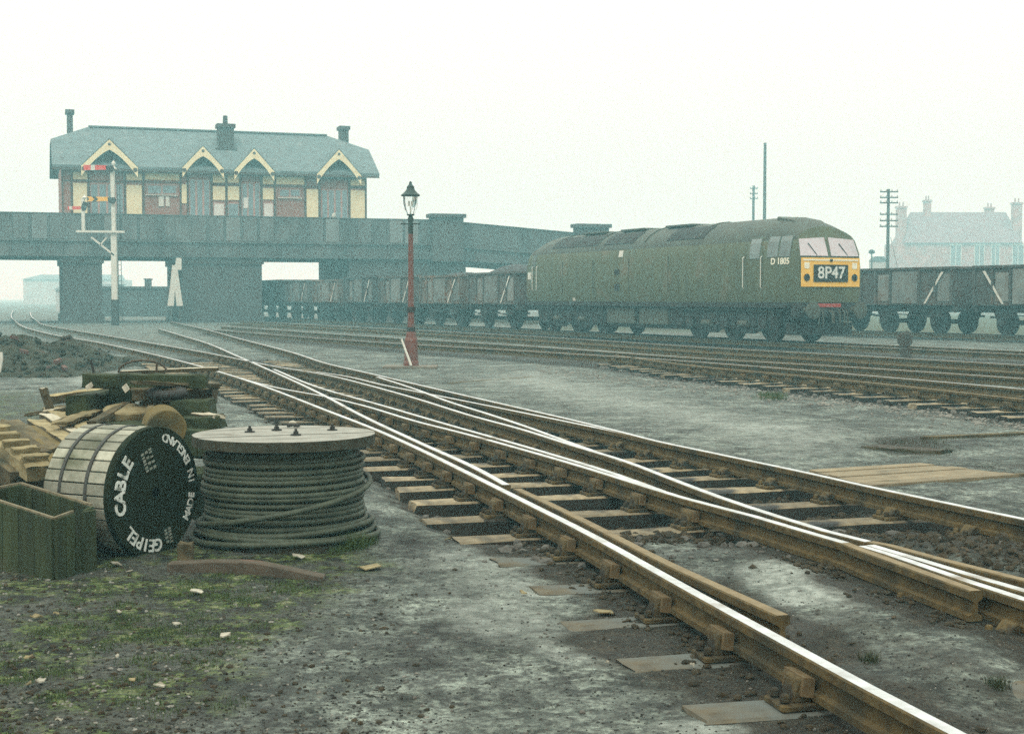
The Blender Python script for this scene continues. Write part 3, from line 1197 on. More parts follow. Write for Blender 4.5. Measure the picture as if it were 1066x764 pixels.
def reg_mid(r):
    px = r.uniform(380, 1066)
    i = r.randrange(len(RAILS['m4']) - 1)
    q = RAILS['m4'][i]
    return q.x + r.uniform(-.8, 1.6), q.y + r.uniform(-1.2, 2.0)


scatter('ballast', 'pebble', 2200, reg_mid, .02, .07, 'dark stones around the sleepers of the middle tracks', 'ballast', seed=8)


def reg_chip(r):
    t = r.random()
    px = 560 + t * 520
    py = 386 + t * 55 + r.gauss(0, 2.2 + 3.5 * t)
    p = P(px, py, 0)
    return p.x, p.y


scatter('chippings', 'pebblepale', 1100, reg_chip, .012, .045, 'pale stone chippings strewn along the foot of the middle tracks', 'chippings', seed=9)


def reg_left(r):
    p = P(r.uniform(-20, 520) * r.uniform(.3, 1), r.uniform(590, 775), 0)
    return p.x, p.y


scatter('grit', 'clod', 900, reg_left, .005, .018, 'small crumbs of earth and cinder over the mossy ground at front left', 'grit', seed=12)
scatter('pebbles', 'pebblepale', 420, reg_left, .004, .013, 'pale little stones scattered over the ground at front left', 'pebbles', seed=13)
scatter('grit', 'pebble', 420, in_px(380, 1066, 560, 775), .004, .014, 'grey cinders scattered over the ash around the nearest rail', 'grit', seed=14)

# scraps of paper and splinters: each one could be picked up
scrap_px = [(205, 617, 15, 4, 'white'), (38, 643, 14, 6, 'tan'), (235, 661, 13, 7, 'white'), (167, 715, 14, 10, 'white'), (98, 664, 0, 0, ''), (30, 686, 9, 4, 'tan'),
            (184, 650, 12, 4, 'white'), (58, 641, 8, 4, 'tan'), (62, 754, 11, 6, 'white'), (138, 711, 10, 6, 'tan'), (384, 593, 28, 9, 'tan'), (310, 580, 14, 5, 'white'),
            (121, 592, 14, 7, 'white'), (135, 600, 8, 4, 'white'), (124, 640, 7, 5, 'white'), (545, 619, 8, 3, 'tan'), (753, 547, 12, 5, 'tan'), (628, 638, 22, 7, 'tan'), (466, 564, 8, 3, 'tan'),
            (30, 714, 7, 4, 'tan'), (42, 712, 12, 4, 'white'), (122, 685, 5, 6, 'white'), (162, 693, 6, 5, 'tan'), (845, 737, 14, 9, 'tan'), (720, 695, 6, 4, 'white'), (632, 691, 5, 4, 'white')]
for i, (px, py, w_, h_, c_) in enumerate(scrap_px):
    if w_ == 0:
        continue
    p = P(px, py, 0)
    r = random.Random(i)
    ww = w_ / F * p.y
    mb = MB()
    hh = ww * r.uniform(.5, .9)
    n = 7
    ring = []
    a0 = r.uniform(0, 6)
    for k in range(n):
        a = 2 * PI * k / n
        q = r.uniform(.7, 1.15)
        ring.append((ww / 2 * q * math.cos(a), hh / 2 * q * math.sin(a), r.uniform(-.004, .012)))
    mb.prism(ring, (0, 0, .006))
    z = gz(p.x, p.y)
    o = mb.build('scrap', 'paper' if c_ == 'white' else 'plank')
    o.location = (p.x, p.y, z + .012)
    o.rotation_euler = (r.uniform(-.15, .15), r.uniform(-.15, .15), r.uniform(-.4, .4))
    tag(o, 'crumpled white paper scrap lying on the yard ground' if c_ == 'white' else 'tan splinter of board lying on the yard ground', 'scrap',
        'white paper scraps on the ground' if c_ == 'white' else 'tan board splinters on the ground')


def blades(mb, x, y, z, n, h, spread, r, lean=.5):
    for _ in range(n):
        a = r.uniform(0, 2 * PI)
        d = spread * r.random() ** .7
        bx, by = x + math.cos(a) * d, y + math.sin(a) * d
        hh = h * r.uniform(.45, 1.1)
        la = r.uniform(0, 2 * PI)
        lx, ly = math.cos(la) * hh * lean * r.random(), math.sin(la) * hh * lean * r.random()
        w_ = .0012 + hh * .010
        sx, sy = -math.sin(la + .7) * w_, math.cos(la + .7) * w_
        m_ = (bx + lx * .35, by + ly * .35, z + hh * .6)
        mb.add([(bx - sx, by - sy, z - .01), (bx + sx, by + sy, z - .01), (m_[0] + sx * .8, m_[1] + sy * .8, m_[2]), (m_[0] - sx * .8, m_[1] - sy * .8, m_[2]), (bx + lx, by + ly, z + hh)],
               [(0, 1, 2, 3), (3, 2, 4)])


r = random.Random(4)
mb = MB()
for _ in range(80):
    t = r.random()
    px, py = r.choice([(r.gauss(70, 60), r.gauss(640, 18)), (r.gauss(220, 30), r.gauss(630, 14)), (r.gauss(110, 60), r.gauss(690, 25)), (r.gauss(25, 40), r.gauss(710, 25)), (r.gauss(270, 50), r.gauss(608, 6)), (r.gauss(165, 60), r.gauss(668, 14))])
    if not (-30 < px < 360 and 585 < py < 770):
        continue
    p = P(px, py, 0)
    blades(mb, p.x, p.y, gz(p.x, p.y), 90, .022, .10, r, 1.3)
tag(mb.build('low_grass', 'grass'), 'sparse low green grass and moss over the ground at front left', 'grass', kind='stuff')
mb = MB()
for (px, py, n, h, sp_) in [(367, 571, 420, .10, .11), (380, 566, 200, .07, .09), (352, 574, 160, .05, .08)]:
    p = P(px, py, 0)
    blades(mb, p.x, p.y, gz(p.x, p.y), n, h, sp_, r, 1.1)
tag(mb.build('grass_tuft', 'grass'), 'bright green grass tuft against the foot of the coiled cable drum', 'grass tuft')
mb = MB()
for _ in range(40):
    p = P(r.uniform(905, 985), r.uniform(457, 474), 0)
    blades(mb, p.x, p.y, 0, 22, .045, .16, r, 1.3)
for _ in range(30):
    p = P(r.uniform(985, 1060), r.uniform(484, 496), 0)
    blades(mb, p.x, p.y, 0, 14, .03, .12, r, 1.2)
tag(mb.build('weeds', 'grassdry'), 'dark straggling weeds on the ash beyond the timber boards', 'weeds', kind='stuff')
mb = MB()
for _ in range(26):
    p = P(r.uniform(780, 900) + r.gauss(0, 8), 0, 0) if False else P(r.uniform(790, 815), r.uniform(411, 416), 0)
    blades(mb, p.x, p.y, 0, 30, .08, .14, r, 1.1)
tag(mb.build('grass_tuft', 'grass'), 'green grass tuft at the foot of the middle tracks', 'grass tuft')
for (px, py, lab) in [(905, 696, 'small dark weed left of the pale ground between the near rails'), (1038, 720, 'lone dark weed near the right edge of the front ground')]:
    mb = MB()
    p = P(px, py, 0)
    blades(mb, p.x, p.y, gz(p.x, p.y), 110, .045, .05, r, 1.2)
    tag(mb.build('weed', 'grassdry'), lab, 'weed')

# ------------------------------------------------------------------ cable drum with the coil
DC = P(296, 451, .68)
DC.z = 0
D = .58
dr = thing('coiled_cable_drum', 'upright timber cable drum wound with rope-like cable, bolts on its top', 'cable drum', DC)


def disc_boards(mb, c, R, z0, z1, nb, ang, r, mi_top=0, mi_side=1, wob=.008):
    """timber disc of parallel boards with small gaps"""
    ca, sa = math.cos(ang), math.sin(ang)
    w_ = 2 * R / nb
    for i in range(nb):
        y0, y1 = -R + i * w_ + .004, -R + (i + 1) * w_ - .004
        n = 6
        pts = []
        dz = r.uniform(-.003, .003)
        xs_lo = []
        for k in range(n + 1):
            y = y0 + (y1 - y0) * k / n
            xx = math.sqrt(max(R * R - y * y, 0))
            xs_lo.append((xx + r.uniform(-wob, wob) * .5, y))
        outline = [(x, y) for x, y in xs_lo] + [(-x, y) for x, y in reversed(xs_lo)]
        bot = [(c[0] + x * ca - y * sa, c[1] + x * sa + y * ca, c[2] + z0) for x, y in outline]
        top = [(x, y, c[2] + z1 + dz) for (x, y, _) in bot]
        m_ = len(bot)
        mb.add(bot + top, [tuple(range(m_, 2 * m_))], mi_top)
        mb.add(bot + top, [tuple(reversed(range(m_)))] + [(k, (k + 1) % m_, m_ + (k + 1) % m_, m_ + k) for k in range(m_)], mi_side)


mb = MB()
disc_boards(mb, DC, D, .615, .68, 5, .35, random.Random(3))
top = mb.build('top_flange', ['flangetop', 'flangeside'], dr)
mb = MB()
disc_boards(mb, DC, D * .99, -.02, .045, 6, .9, random.Random(5))
mb.build('bottom_flange', ['flangeside', 'flangeside'], dr)
mb = MB()
mb.cyl(DC + Vector((0, 0, .04)), DC + Vector((0, 0, .62)), .40, n=32)
mb.build('barrel', 'beamdark', dr)
# the wound cable: one continuous coil in two layers with a slack turn
pts = []
cr = .0185
turns = 13.6
n = int(turns * 56)
rr = random.Random(8)
ph = [rr.uniform(0, 6) for _ in range(8)]
for i in range(n):
    t = i / n
    a = t * turns * 2 * PI
    z = .078 + t * .465 + .006 * math.sin(a * .31 + ph[0])
    R = .50 + .010 * math.sin(a * .173 + ph[1]) + .006 * math.sin(a * 1.07 + ph[2]) - .02 * max(0, t - .8) * 5 * .5
    pts.append(DC + Vector((R * math.cos(a), R * math.sin(a), z + .004 * math.sin(a + ph[3]))))
mb = MB()
mb.tube(pts, cr, 8)
mb.build('cable_coil', 'cable', dr, smooth=60)
# inner layer fills the gaps
mb = MB()
pts = []
for i in range(13 * 40):
    a = i / 40 * 2 * PI
    pts.append(DC + Vector((.466 * math.cos(a), .466 * math.sin(a), .07 + i / (13 * 40) * .52)))
mb.tube(pts, .021, 6)
mb.build('inner_coil', 'cable', dr, smooth=60)
# slack loop sagging across the front, and loose turns at the foot
mb = MB()
pts = []
for i in range(90):
    t = i / 89
    a = math.radians(30 - 300 * t)
    # high on the right (seen from the camera), sagging to the left front
    z = .395 - .30 * math.sin(t * PI * .60) ** 1.5 + .06 * max(0, t - .6)
    R = .535 + .012 * math.sin(t * 5) + .02 * math.sin(t * PI)
    pts.append(DC + Vector((R * math.cos(a), R * math.sin(a), z)))
mb.tube(pts, .019, 8)
mb.build('slack_turn', 'cable', dr, smooth=60)
mb = MB()
for kk, (z0, R0) in enumerate([(.075, .565), (.112, .548), (.05, .59)]):
    pts = []
    for i in range(90):
        t = i / 90
        a = math.radians(-200 + 250 * t) + kk * .2
        pts.append(DC + Vector(((R0 + .012 * math.sin(a * 3 + kk)) * math.cos(a), (R0 + .01 * math.sin(a * 2)) * math.sin(a), z0 + .012 * math.sin(a * 2 + kk * 2))))
    mb.tube(pts, .020, 8)
mb.build('loose_turn', 'cable', dr, smooth=60)
for (px, py) in [(260, 450), (346, 448), (308, 453), (288, 448)]:
    p = P(px, py, .68)
    mb = MB()
    mb.cyl(p, p + Vector((0, 0, .008)), .034, n=14)
    mb.cyl(p + Vector((0, 0, .008)), p + Vector((0, 0, .026)), .018, n=6)
    mb.cyl(p + Vector((0, 0, .026)), p + Vector((0, 0, .042)), .009, n=8)
    mb.build('bolt', 'iron', dr)
mb = MB()
p = P(308, 445, .68)
for k in range(6):
    mb.rock((p.x + rr.uniform(-.05, .05), p.y + rr.uniform(-.03, .03), .695), .02, k, .6)
mb.build('hub_plate', 'iron', dr)
mb = MB()
p = P(307, 442.5, .68)
for k in range(3):
    mb.rock((p.x + rr.uniform(-.03, .03), p.y + rr.uniform(-.02, .02), .70), .02, 40 + k, .6)
tag(mb.build('scrap', 'paper'), 'white crumpled scrap lying on top of the upright cable drum', 'scrap')

# ------------------------------------------------------------------ lettered drum lying on its side
RF = .395
FC = PD(162, 517.5, 8.5)
FC.z = RF - .01
Nf = Vector((.892, -.452, 0)).normalized()
Uf = Vector((.452, .892, 0)).normalized()
Wf = Vector((0, 0, 1))
dl = thing('lettered_cable_drum', 'lagged cable drum lying on its side, dark end lettered in white', 'cable drum', (FC.x, FC.y, 0))
LEN = .54
mb = MB()
mb.lathe(FC - Nf * .05, [(RF - .004, 0), (RF, .006), (RF, .044), (RF - .004, .05)], n=56, axis=Nf)
mb.build('front_flange', 'drumface', dl, smooth=30)
mb = MB()
mb.lathe(FC - Nf * LEN, [(RF - .03, .005), (RF - .03, .05)], n=48, axis=Nf)
mb.build('back_flange', 'drumface', dl, smooth=30)
mb = MB()
mb.cyl(FC - Nf * (LEN - .05), FC - Nf * .05, RF - .05, n=40, caps=False)
mb.build('barrel', 'beamdark', dl, smooth=30)
NB = 34
for k in range(NB):
    a = 2 * PI * (k + .3) / NB
    rr = random.Random(k + 77)
    rad = Uf * math.cos(a) + Wf * math.sin(a)
    tan = -Uf * math.sin(a) + Wf * math.cos(a)
    wdt = 2 * PI * RF / NB
    mb = MB()
    c = FC - Nf * ((LEN) / 2 + .005) + rad * (RF - .018 + rr.uniform(-.004, .003))
    mb.frame_box(c, Nf * ((LEN - .09) / 2 + .018 + rr.uniform(-.006, .002)), tan * (wdt / 2 - .005), rad * .012)
    o = mb.build('batten', 'batten', dl, bevel=.003)
for dpos in (.17, .37):
    mb = MB()
    c = FC - Nf * (dpos + .03)
    mb.lathe(c, [(RF - .010, 0), (RF + .0015, 0), (RF + .0015, .022), (RF - .010, .022)], n=NB * 2, axis=Nf, cap=False)
    mb.build('metal_band', 'band', dl)
mb = MB()
mb.cyl(FC + Nf * .0015, FC + Nf * .004, .030, n=20)  # raised black disc, its colour standing for the dark inside the bore
mb.build('hub_hole', 'hole', dl)


def ring_text(mb, txt, a0, a1, rc, size, outward, bold):
    n = len(txt)
    for i, ch in enumerate(txt):
        if ch == ' ':
            continue
        a = math.radians(a0 + (a1 - a0) * (i / (n - 1)))
        rad = Uf * math.cos(a) + Wf * math.sin(a)
        tan = -Uf * math.sin(a) + Wf * math.cos(a)
        up = rad if outward else -rad
        rt = -tan if outward else tan
        put_text(mb, ch, size, FC + Nf * .0045 + rad * (RF * rc), rt, up, extrude=.0025, bold=bold)


for args in (('CABLE', 192, 141, .78, .118, True, .0035), ('MADE', -33, -10, .84, .072, False, .001), ('IN', 6, 14, .84, .072, False, .001),
             ('ENGLAND', 29, 75, .84, .072, False, .001), ('GEIPEL', -88, -137, .80, .105, True, .002)):
    mb = MB()
    ring_text(mb, *args)
    mb.build('lettering', 'stencil', dl)
rr = random.Random(9)
for (cu_, cw_, rot, rows, wid) in [(-.16, .50, math.radians(-68), 3, .125), (.27, -.70, math.radians(-75), 2, .09)]:
    mb = MB()
    c = FC + Nf * .0042 + Uf * (RF * cu_) + Wf * (RF * cw_)
    rt = Uf * math.cos(rot) + Wf * math.sin(rot)
    up = -Uf * math.sin(rot) + Wf * math.cos(rot)
    for i in range(rows):
        x = -wid / 2
        while x < wid / 2:
            w_ = rr.uniform(.012, .022)
            mb.frame_box(c + rt * (x + w_ / 2) + up * ((i - (rows - 1) / 2) * .034), rt * (w_ / 2 * .7), up * .012, Nf * .002)
            x += w_ + rr.choice([.003, .006, .018])
    mb.build('worn_stencil_mark', 'stencilfaint', dl)

# ------------------------------------------------------------------ broken crate
A_ = P(56, 540, .36)
B_ = P(95, 527, .36)
D_ = P(-28, 512, .36)
E_ = P(22, 503.6, .36)
A_ = PD(56, 540, 7.72)
B_ = PD(95, 526, 8.0)
E_ = PD(22, 503.6, 8.45)
D_ = PD(-28, 513, 8.2)
TOPZ = {}
for nm_, q_ in (('A', A_), ('B', B_), ('D', D_), ('E', E_)):
    TOPZ[nm_] = q_.z
    q_.z = 0
cr_ = thing('wooden_crate', 'old dark open crate with broken end boards, in front of the lettered drum', 'crate', (A_.x, A_.y, 0))
up = Vector((0, 0, 1))
rr = random.Random(21)


def boards(a, b_, n, h, hb_, name='side_board', skip=(), lean=0.0, short=()):
    e = b_ - a
    nrm = Vector((e.y, -e.x, 0)).normalized()
    for i in range(n):
        t0, t1 = i / n + .006, (i + 1) / n - .006
        hA = (h + (hb_ - h) * t0) + rr.uniform(-.008, .002)
        hB = (h + (hb_ - h) * t1) + rr.uniform(-.008, .002)
        z0 = .0
        if i in skip:
            continue
        if i in short:
            hA *= .66
            hB *= .52
        q = [a + e * t0 + up * z0, a + e * t1 + up * z0, a + e * t1 + up * hB, a + e * t0 + up * hA]
        mb = MB()
        mb.prism([p_ + nrm * rr.uniform(-.004, .004) for p_ in q], nrm * .018)
        mb.build(name, 'crate', cr_, bevel=.003)


boards(D_, A_, 5, TOPZ['D'], TOPZ['A'])
boards(A_, B_, 4, TOPZ['A'], TOPZ['B'], 'end_board', short=(2,))
boards(D_, E_, 3, TOPZ['D'], TOPZ['E'], 'end_board')
boards(E_, B_, 5, TOPZ['E'], TOPZ['B'], 'side_board')
mb = MB()
e = (B_ - A_).normalized()
nrm = Vector((e.y, -e.x, 0))
q = B_ + nrm * .03
mb.frame_box(q - e * .055 + up * .18, e * .045, nrm * .014, up * .178)
mb.build('corner_cleat', 'crate', cr_, bevel=.004)
mb = MB()
for (a, ka), (b_, kb) in (((D_, 'D'), (A_, 'A')), ((D_, 'D'), (E_, 'E')), ((E_, 'E'), (B_, 'B'))):
    mb.beam(a + up * (TOPZ[ka] + .004), b_ + up * (TOPZ[kb] + .004), .016, .012)
q2 = A_.lerp(B_, .5)
mb.beam(A_ + up * (TOPZ['A'] + .004), q2 + up * ((TOPZ['A'] + TOPZ['B']) / 2 + .004), .016, .012)
mb.build('top_edge', 'crateedge', cr_)
mb = MB()
mb.prism([A_ + up * .02, B_ + up * .02, E_ + up * .02, D_ + up * .02], up * .02)
mb.build('floor_board', 'crate', cr_)
mb = MB()
c = P(27, 519, .33)
mb.rough_beam((c.x - .05, c.y + .1, .16), (c.x + .02, c.y - .02, .36), .075, .06, up=(1, 0, 0), seg=3, jit=.008, seed=2)
tag(mb.build('timber_offcut', 'log'), 'short yellow-brown offcut standing inside the dark crate', 'offcut')

# ------------------------------------------------------------------ timber pile


def timber(name, label, a, b_, w, h, mat, jit=.012, seg=8, seed=0, upv=(0, 0, 1), group='timbers in the scrap pile'):
    mb = MB()
    mb.rough_beam(a, b_, w, h, up=upv, seg=seg, jit=jit, seed=seed)
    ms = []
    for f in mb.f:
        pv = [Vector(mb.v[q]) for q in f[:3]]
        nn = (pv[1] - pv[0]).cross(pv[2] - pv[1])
        ms.append(0 if nn.length > 0 and nn.normalized().z > .45 else 1)  # only upward faces keep the timber colour; sides are painted in shade
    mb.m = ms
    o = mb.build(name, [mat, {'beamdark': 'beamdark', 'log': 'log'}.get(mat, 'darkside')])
    tag(o, label, 'timber', group)
    return o


# notched blocks leaning at the left edge
mb = MB()
na, nb2 = PD(-10, 452, 9.3), PD(42, 492, 8.75)
mb.rough_beam(na, nb2, .17, .10, jit=.012, seg=7, seed=31)
nd = (nb2 - na).normalized()
ns = nd.cross(Vector((0, 0, 1))).normalized()
nu_ = ns.cross(nd)
for k in range(5):
    c = na.lerp(nb2, .12 + k * .19) + nu_ * .065
    mb.rough_beam(c - ns * .082, c + ns * .082, .05, .05, up=nu_, seg=3, jit=.006, seed=70 + k)
tag(mb.build('timber_baulk', 'plank'), 'notched light baulk slanting down to the crate at the left edge', 'timber', 'timbers in the scrap pile')
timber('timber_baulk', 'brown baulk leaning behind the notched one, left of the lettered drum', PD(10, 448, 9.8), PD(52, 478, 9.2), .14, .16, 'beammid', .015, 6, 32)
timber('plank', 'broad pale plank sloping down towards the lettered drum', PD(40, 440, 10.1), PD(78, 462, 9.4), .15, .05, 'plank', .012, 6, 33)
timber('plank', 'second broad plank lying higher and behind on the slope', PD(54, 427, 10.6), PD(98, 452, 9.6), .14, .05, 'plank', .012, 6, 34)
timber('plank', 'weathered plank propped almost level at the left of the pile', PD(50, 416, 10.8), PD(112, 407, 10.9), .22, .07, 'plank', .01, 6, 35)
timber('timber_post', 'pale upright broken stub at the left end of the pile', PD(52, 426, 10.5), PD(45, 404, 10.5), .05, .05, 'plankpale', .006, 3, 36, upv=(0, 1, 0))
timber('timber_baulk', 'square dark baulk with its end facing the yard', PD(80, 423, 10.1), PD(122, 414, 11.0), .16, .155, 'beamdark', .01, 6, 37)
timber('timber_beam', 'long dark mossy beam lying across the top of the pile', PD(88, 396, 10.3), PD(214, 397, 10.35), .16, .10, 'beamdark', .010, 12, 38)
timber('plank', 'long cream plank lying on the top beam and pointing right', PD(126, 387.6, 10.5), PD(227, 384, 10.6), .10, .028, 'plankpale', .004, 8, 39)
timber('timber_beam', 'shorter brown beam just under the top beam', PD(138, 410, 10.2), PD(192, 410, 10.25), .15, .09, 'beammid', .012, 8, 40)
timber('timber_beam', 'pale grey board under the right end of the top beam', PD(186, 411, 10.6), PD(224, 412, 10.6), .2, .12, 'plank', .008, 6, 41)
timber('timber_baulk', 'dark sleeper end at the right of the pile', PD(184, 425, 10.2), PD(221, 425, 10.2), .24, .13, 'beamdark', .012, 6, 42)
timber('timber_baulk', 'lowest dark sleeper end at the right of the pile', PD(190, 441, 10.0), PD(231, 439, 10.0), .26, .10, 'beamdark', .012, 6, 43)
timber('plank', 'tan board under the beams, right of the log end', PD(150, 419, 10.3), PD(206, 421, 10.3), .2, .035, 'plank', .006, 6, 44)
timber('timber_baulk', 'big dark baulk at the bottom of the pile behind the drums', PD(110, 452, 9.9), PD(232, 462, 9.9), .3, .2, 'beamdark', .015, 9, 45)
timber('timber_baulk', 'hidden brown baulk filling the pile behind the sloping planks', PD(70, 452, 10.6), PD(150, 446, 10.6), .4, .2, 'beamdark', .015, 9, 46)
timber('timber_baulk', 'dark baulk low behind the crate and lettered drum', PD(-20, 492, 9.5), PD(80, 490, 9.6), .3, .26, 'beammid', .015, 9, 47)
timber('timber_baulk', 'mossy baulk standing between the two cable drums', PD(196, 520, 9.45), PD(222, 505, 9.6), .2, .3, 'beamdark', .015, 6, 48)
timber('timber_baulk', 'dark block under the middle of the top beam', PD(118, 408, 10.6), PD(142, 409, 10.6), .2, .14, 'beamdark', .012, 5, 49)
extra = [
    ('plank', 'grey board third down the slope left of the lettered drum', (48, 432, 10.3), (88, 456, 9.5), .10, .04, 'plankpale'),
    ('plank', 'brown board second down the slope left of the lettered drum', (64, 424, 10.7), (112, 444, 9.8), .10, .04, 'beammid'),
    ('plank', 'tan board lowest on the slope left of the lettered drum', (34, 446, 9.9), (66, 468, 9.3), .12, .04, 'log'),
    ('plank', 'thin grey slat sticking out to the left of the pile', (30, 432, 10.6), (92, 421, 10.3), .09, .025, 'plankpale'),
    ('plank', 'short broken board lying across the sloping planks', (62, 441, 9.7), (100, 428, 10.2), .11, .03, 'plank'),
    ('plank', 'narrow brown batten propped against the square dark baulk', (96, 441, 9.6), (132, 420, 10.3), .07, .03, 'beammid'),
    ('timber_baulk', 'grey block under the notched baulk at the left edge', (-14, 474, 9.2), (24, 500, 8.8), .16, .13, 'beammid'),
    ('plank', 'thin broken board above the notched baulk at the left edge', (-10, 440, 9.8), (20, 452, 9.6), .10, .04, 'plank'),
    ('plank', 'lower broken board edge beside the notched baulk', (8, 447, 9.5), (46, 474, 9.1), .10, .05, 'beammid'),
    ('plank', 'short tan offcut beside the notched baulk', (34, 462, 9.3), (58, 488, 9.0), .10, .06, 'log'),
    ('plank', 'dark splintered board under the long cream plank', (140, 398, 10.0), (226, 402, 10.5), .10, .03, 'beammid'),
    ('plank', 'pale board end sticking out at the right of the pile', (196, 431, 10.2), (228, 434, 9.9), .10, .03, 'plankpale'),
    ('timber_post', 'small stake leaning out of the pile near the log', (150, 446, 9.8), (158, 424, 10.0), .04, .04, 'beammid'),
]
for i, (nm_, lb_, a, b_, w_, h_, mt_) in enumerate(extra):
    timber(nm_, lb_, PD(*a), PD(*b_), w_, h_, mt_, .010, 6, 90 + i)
# log with its sawn end to the camera
lc = PD(174, 447, 9.7)
mb = MB()
mb.lathe(lc, [(.128, 0), (.135, .008), (.137, .30)], n=28, axis=(-.35, .93, .05))
tag(mb.build('log', 'log', smooth=40), 'round log with its yellow-brown sawn end facing the camera', 'log')
lc = PD(132, 432, 10.1)
mb = MB()
mb.lathe(lc, [(.16, -.02), (.165, 0), (.165, .04), (.155, .05)], n=28, axis=(.06, -.14, .98))
tag(mb.build('wooden_disc', 'plank', smooth=40), 'tilted round wooden lid among the timbers', 'lid')
# tyre-like ring under the top beam
mb = MB()
tc_ = PD(174, 409, 10.15)
pts = [tc_ + Vector((.115 * math.cos(2 * PI * i / 28), .06 * math.sin(2 * PI * i / 28), .06 * math.sin(2 * PI * i / 28) * .2)) for i in range(28)]
mb.tube(pts, .034, 10, closed=True)
tag(mb.build('rubber_ring', 'iron', smooth=60), 'dark rubber ring squeezed under the top beam of the pile', 'ring')
# wire hoop and rod standing out of the pile
mb = MB()
pts = [PD(123 + 3 * math.sin(0), 388, 10.45)]
for k in range(13):
    a = PI - PI * k / 12
    pts.append(PD(148.5 + 25 * math.cos(a), 387 - 12 * math.sin(a), 10.45))
mb.tube(pts, .008, 6)
tag(mb.build('wire_hoop', 'rustiron', smooth=60), 'thin bent hoop arching over the top beam of the pile', 'hoop')
mb = MB()
mb.tube([PD(163.5, 377, 10.4), PD(163, 383, 10.4), PD(163, 392, 10.4)], .009, 6)
tag(mb.build('iron_rod', 'rustiron'), 'short upright rod beside the hoop on the top beam', 'rod')
mb = MB()
mb.tube([PD(94.5, 375, 10.5), PD(96, 381, 10.5), PD(98, 390, 10.5)], .010, 6)
tag(mb.build('iron_rod', 'iron'), 'short black rod standing at the left end of the top beam', 'rod')
mb = MB()
mb.frame_box(PD(131, 404, 10.1), (.014, 0, .012), (0, .01, .003), (-.012, 0, .02))
tag(mb.build('scrap', 'paper'), 'white scrap caught under the top beam of the pile', 'scrap')
mb = MB()
mb.frame_box(PD(93, 402, 10.1), (.02, 0, .014), (0, .01, .003), (-.006, 0, .014))
tag(mb.build('scrap', 'paper'), 'white scrap under the left end of the top beam', 'scrap')

# curved iron piece and small block in front of the drums
pts = [PD(176, 592, 8.0), PD(205, 590.5, 8.0), PD(240, 590, 7.98), (PD(270, 591.5, 7.95)), PD(300, 596, 7.9), PD(338, 602, 7.85)]
pts = catmull(pts, .05)
mb = MB()
n = len(pts)
vs = []
for k, p in enumerate(pts):
    t = k / (n - 1)
    h_ = .075 * (1 - .55 * max(0, t - .55) / .45)
    w_ = .05
    for (a, b2) in ((-w_, -h_ / 2), (w_, -h_ / 2), (w_, h_ / 2), (-w_, h_ / 2)):
        vs.append(p + Vector((0, a, b2)))
fs = [(0, 1, 2, 3), tuple((n - 1) * 4 + i for i in (3, 2, 1, 0))]
for k in range(n - 1):
    for i in range(4):
        j = (i + 1) % 4
        fs.append((k * 4 + i, (k + 1) * 4 + i, (k + 1) * 4 + j, k * 4 + j))
mb.add(vs, fs)
tag(mb.build('curved_iron_bar', 'rustiron', smooth=30, bevel=.006), 'thick curved rusty bar lying in front of the two cable drums', 'iron bar')
mb = MB()
mb.rough_beam(PD(193.5, 589, 8.2), PD(193.5, 565, 8.2), .085, .07, up=(0, 1, 0), seg=4, jit=.006, seed=3)
tag(mb.build('wood_block', 'beammid'), 'small upright block between the drums behind the curved bar', 'block')
# half buried rusty pan beside the crossing
pc = P(871, 590, 0)
mb = MB()
mb.lathe((pc.x, pc.y, .0), [(.085, .0), (.11, .03), (.105, .035), (.078, .012)], n=20, cap=False)
tag(mb.build('rusty_pan', 'rustiron', smooth=50), 'shallow rusty dish half buried beside the wing rail', 'dish')
mb = MB()
pc = P(783, 601, 0)
mb.rock((pc.x, pc.y, .03), .05, 15, .9)
tag(mb.build('stone', 'clod'), 'dark fist-sized stone on the pale ground between the near rails', 'stone')
mb = MB()
pc = P(742, 541, .0)
mb.rough_beam((pc.x, pc.y, -.01), (pc.x + .005, pc.y + .01, .11), .055, .05, up=(0, 1, 0), seg=3, jit=.005, seed=5)
tag(mb.build('wood_block', 'key'), 'small squared peg standing against the thin bright rail', 'block')

# ------------------------------------------------------------------ timber boards of the foot crossing
q = [P(842, 489, .03), P(957, 482, .03), P(1062, 493.5, .03), P(906, 505, .03)]
bc = thing('board_crossing', 'tan timber boards of a foot crossing beside the far rail of the junction', 'board crossing', (q[0].x, q[0].y, 0))
nbd = 6
for i in range(nbd):
    t0, t1 = i / nbd + .004, (i + 1) / nbd - .004
    a, b_ = q[0].lerp(q[3], t0), q[0].lerp(q[3], t1)
    c, d = q[1].lerp(q[2], t0), q[1].lerp(q[2], t1)
    mb = MB()
    dz = Vector((0, 0, random.Random(i).uniform(-.006, .006)))
    mb.prism([a + dz, b_ + dz, d + dz, c + dz], (0, 0, -.055))
    mb.build('board', 'boards', bc, bevel=.004)
a, b_ = P(906, 505, .005), P(1090, 494, .005)
timber('timber_baulk', 'long thin baulk edging the tan boards on their near side', a, b_, .08, .05, 'beammid', .008, 10, 61, group='edging timbers by the walkway')
a, b_ = P(961, 457, .01), P(1120, 450, .01)
timber('timber_baulk', 'thin baulk lying farther off on the walkway at the right edge', a, b_, .10, .06, 'beammid', .008, 10, 62, group='edging timbers by the walkway')
a, b_ = P(903, 466, .0), P(985, 472, .0)
timber('plank', 'dark rotten plank among weeds beyond the boards', a, b_, .25, .06, 'sleeperdark', .02, 8, 63, group='edging timbers by the walkway')
a, b_ = P(468, 399, .0), P(560, 392, .0)
timber('plank', 'thin dark strip lying flat on the ash behind the lamp post', a, b_, .12, .02, 'beammid', .003, 8, 64, group='edging timbers by the walkway')

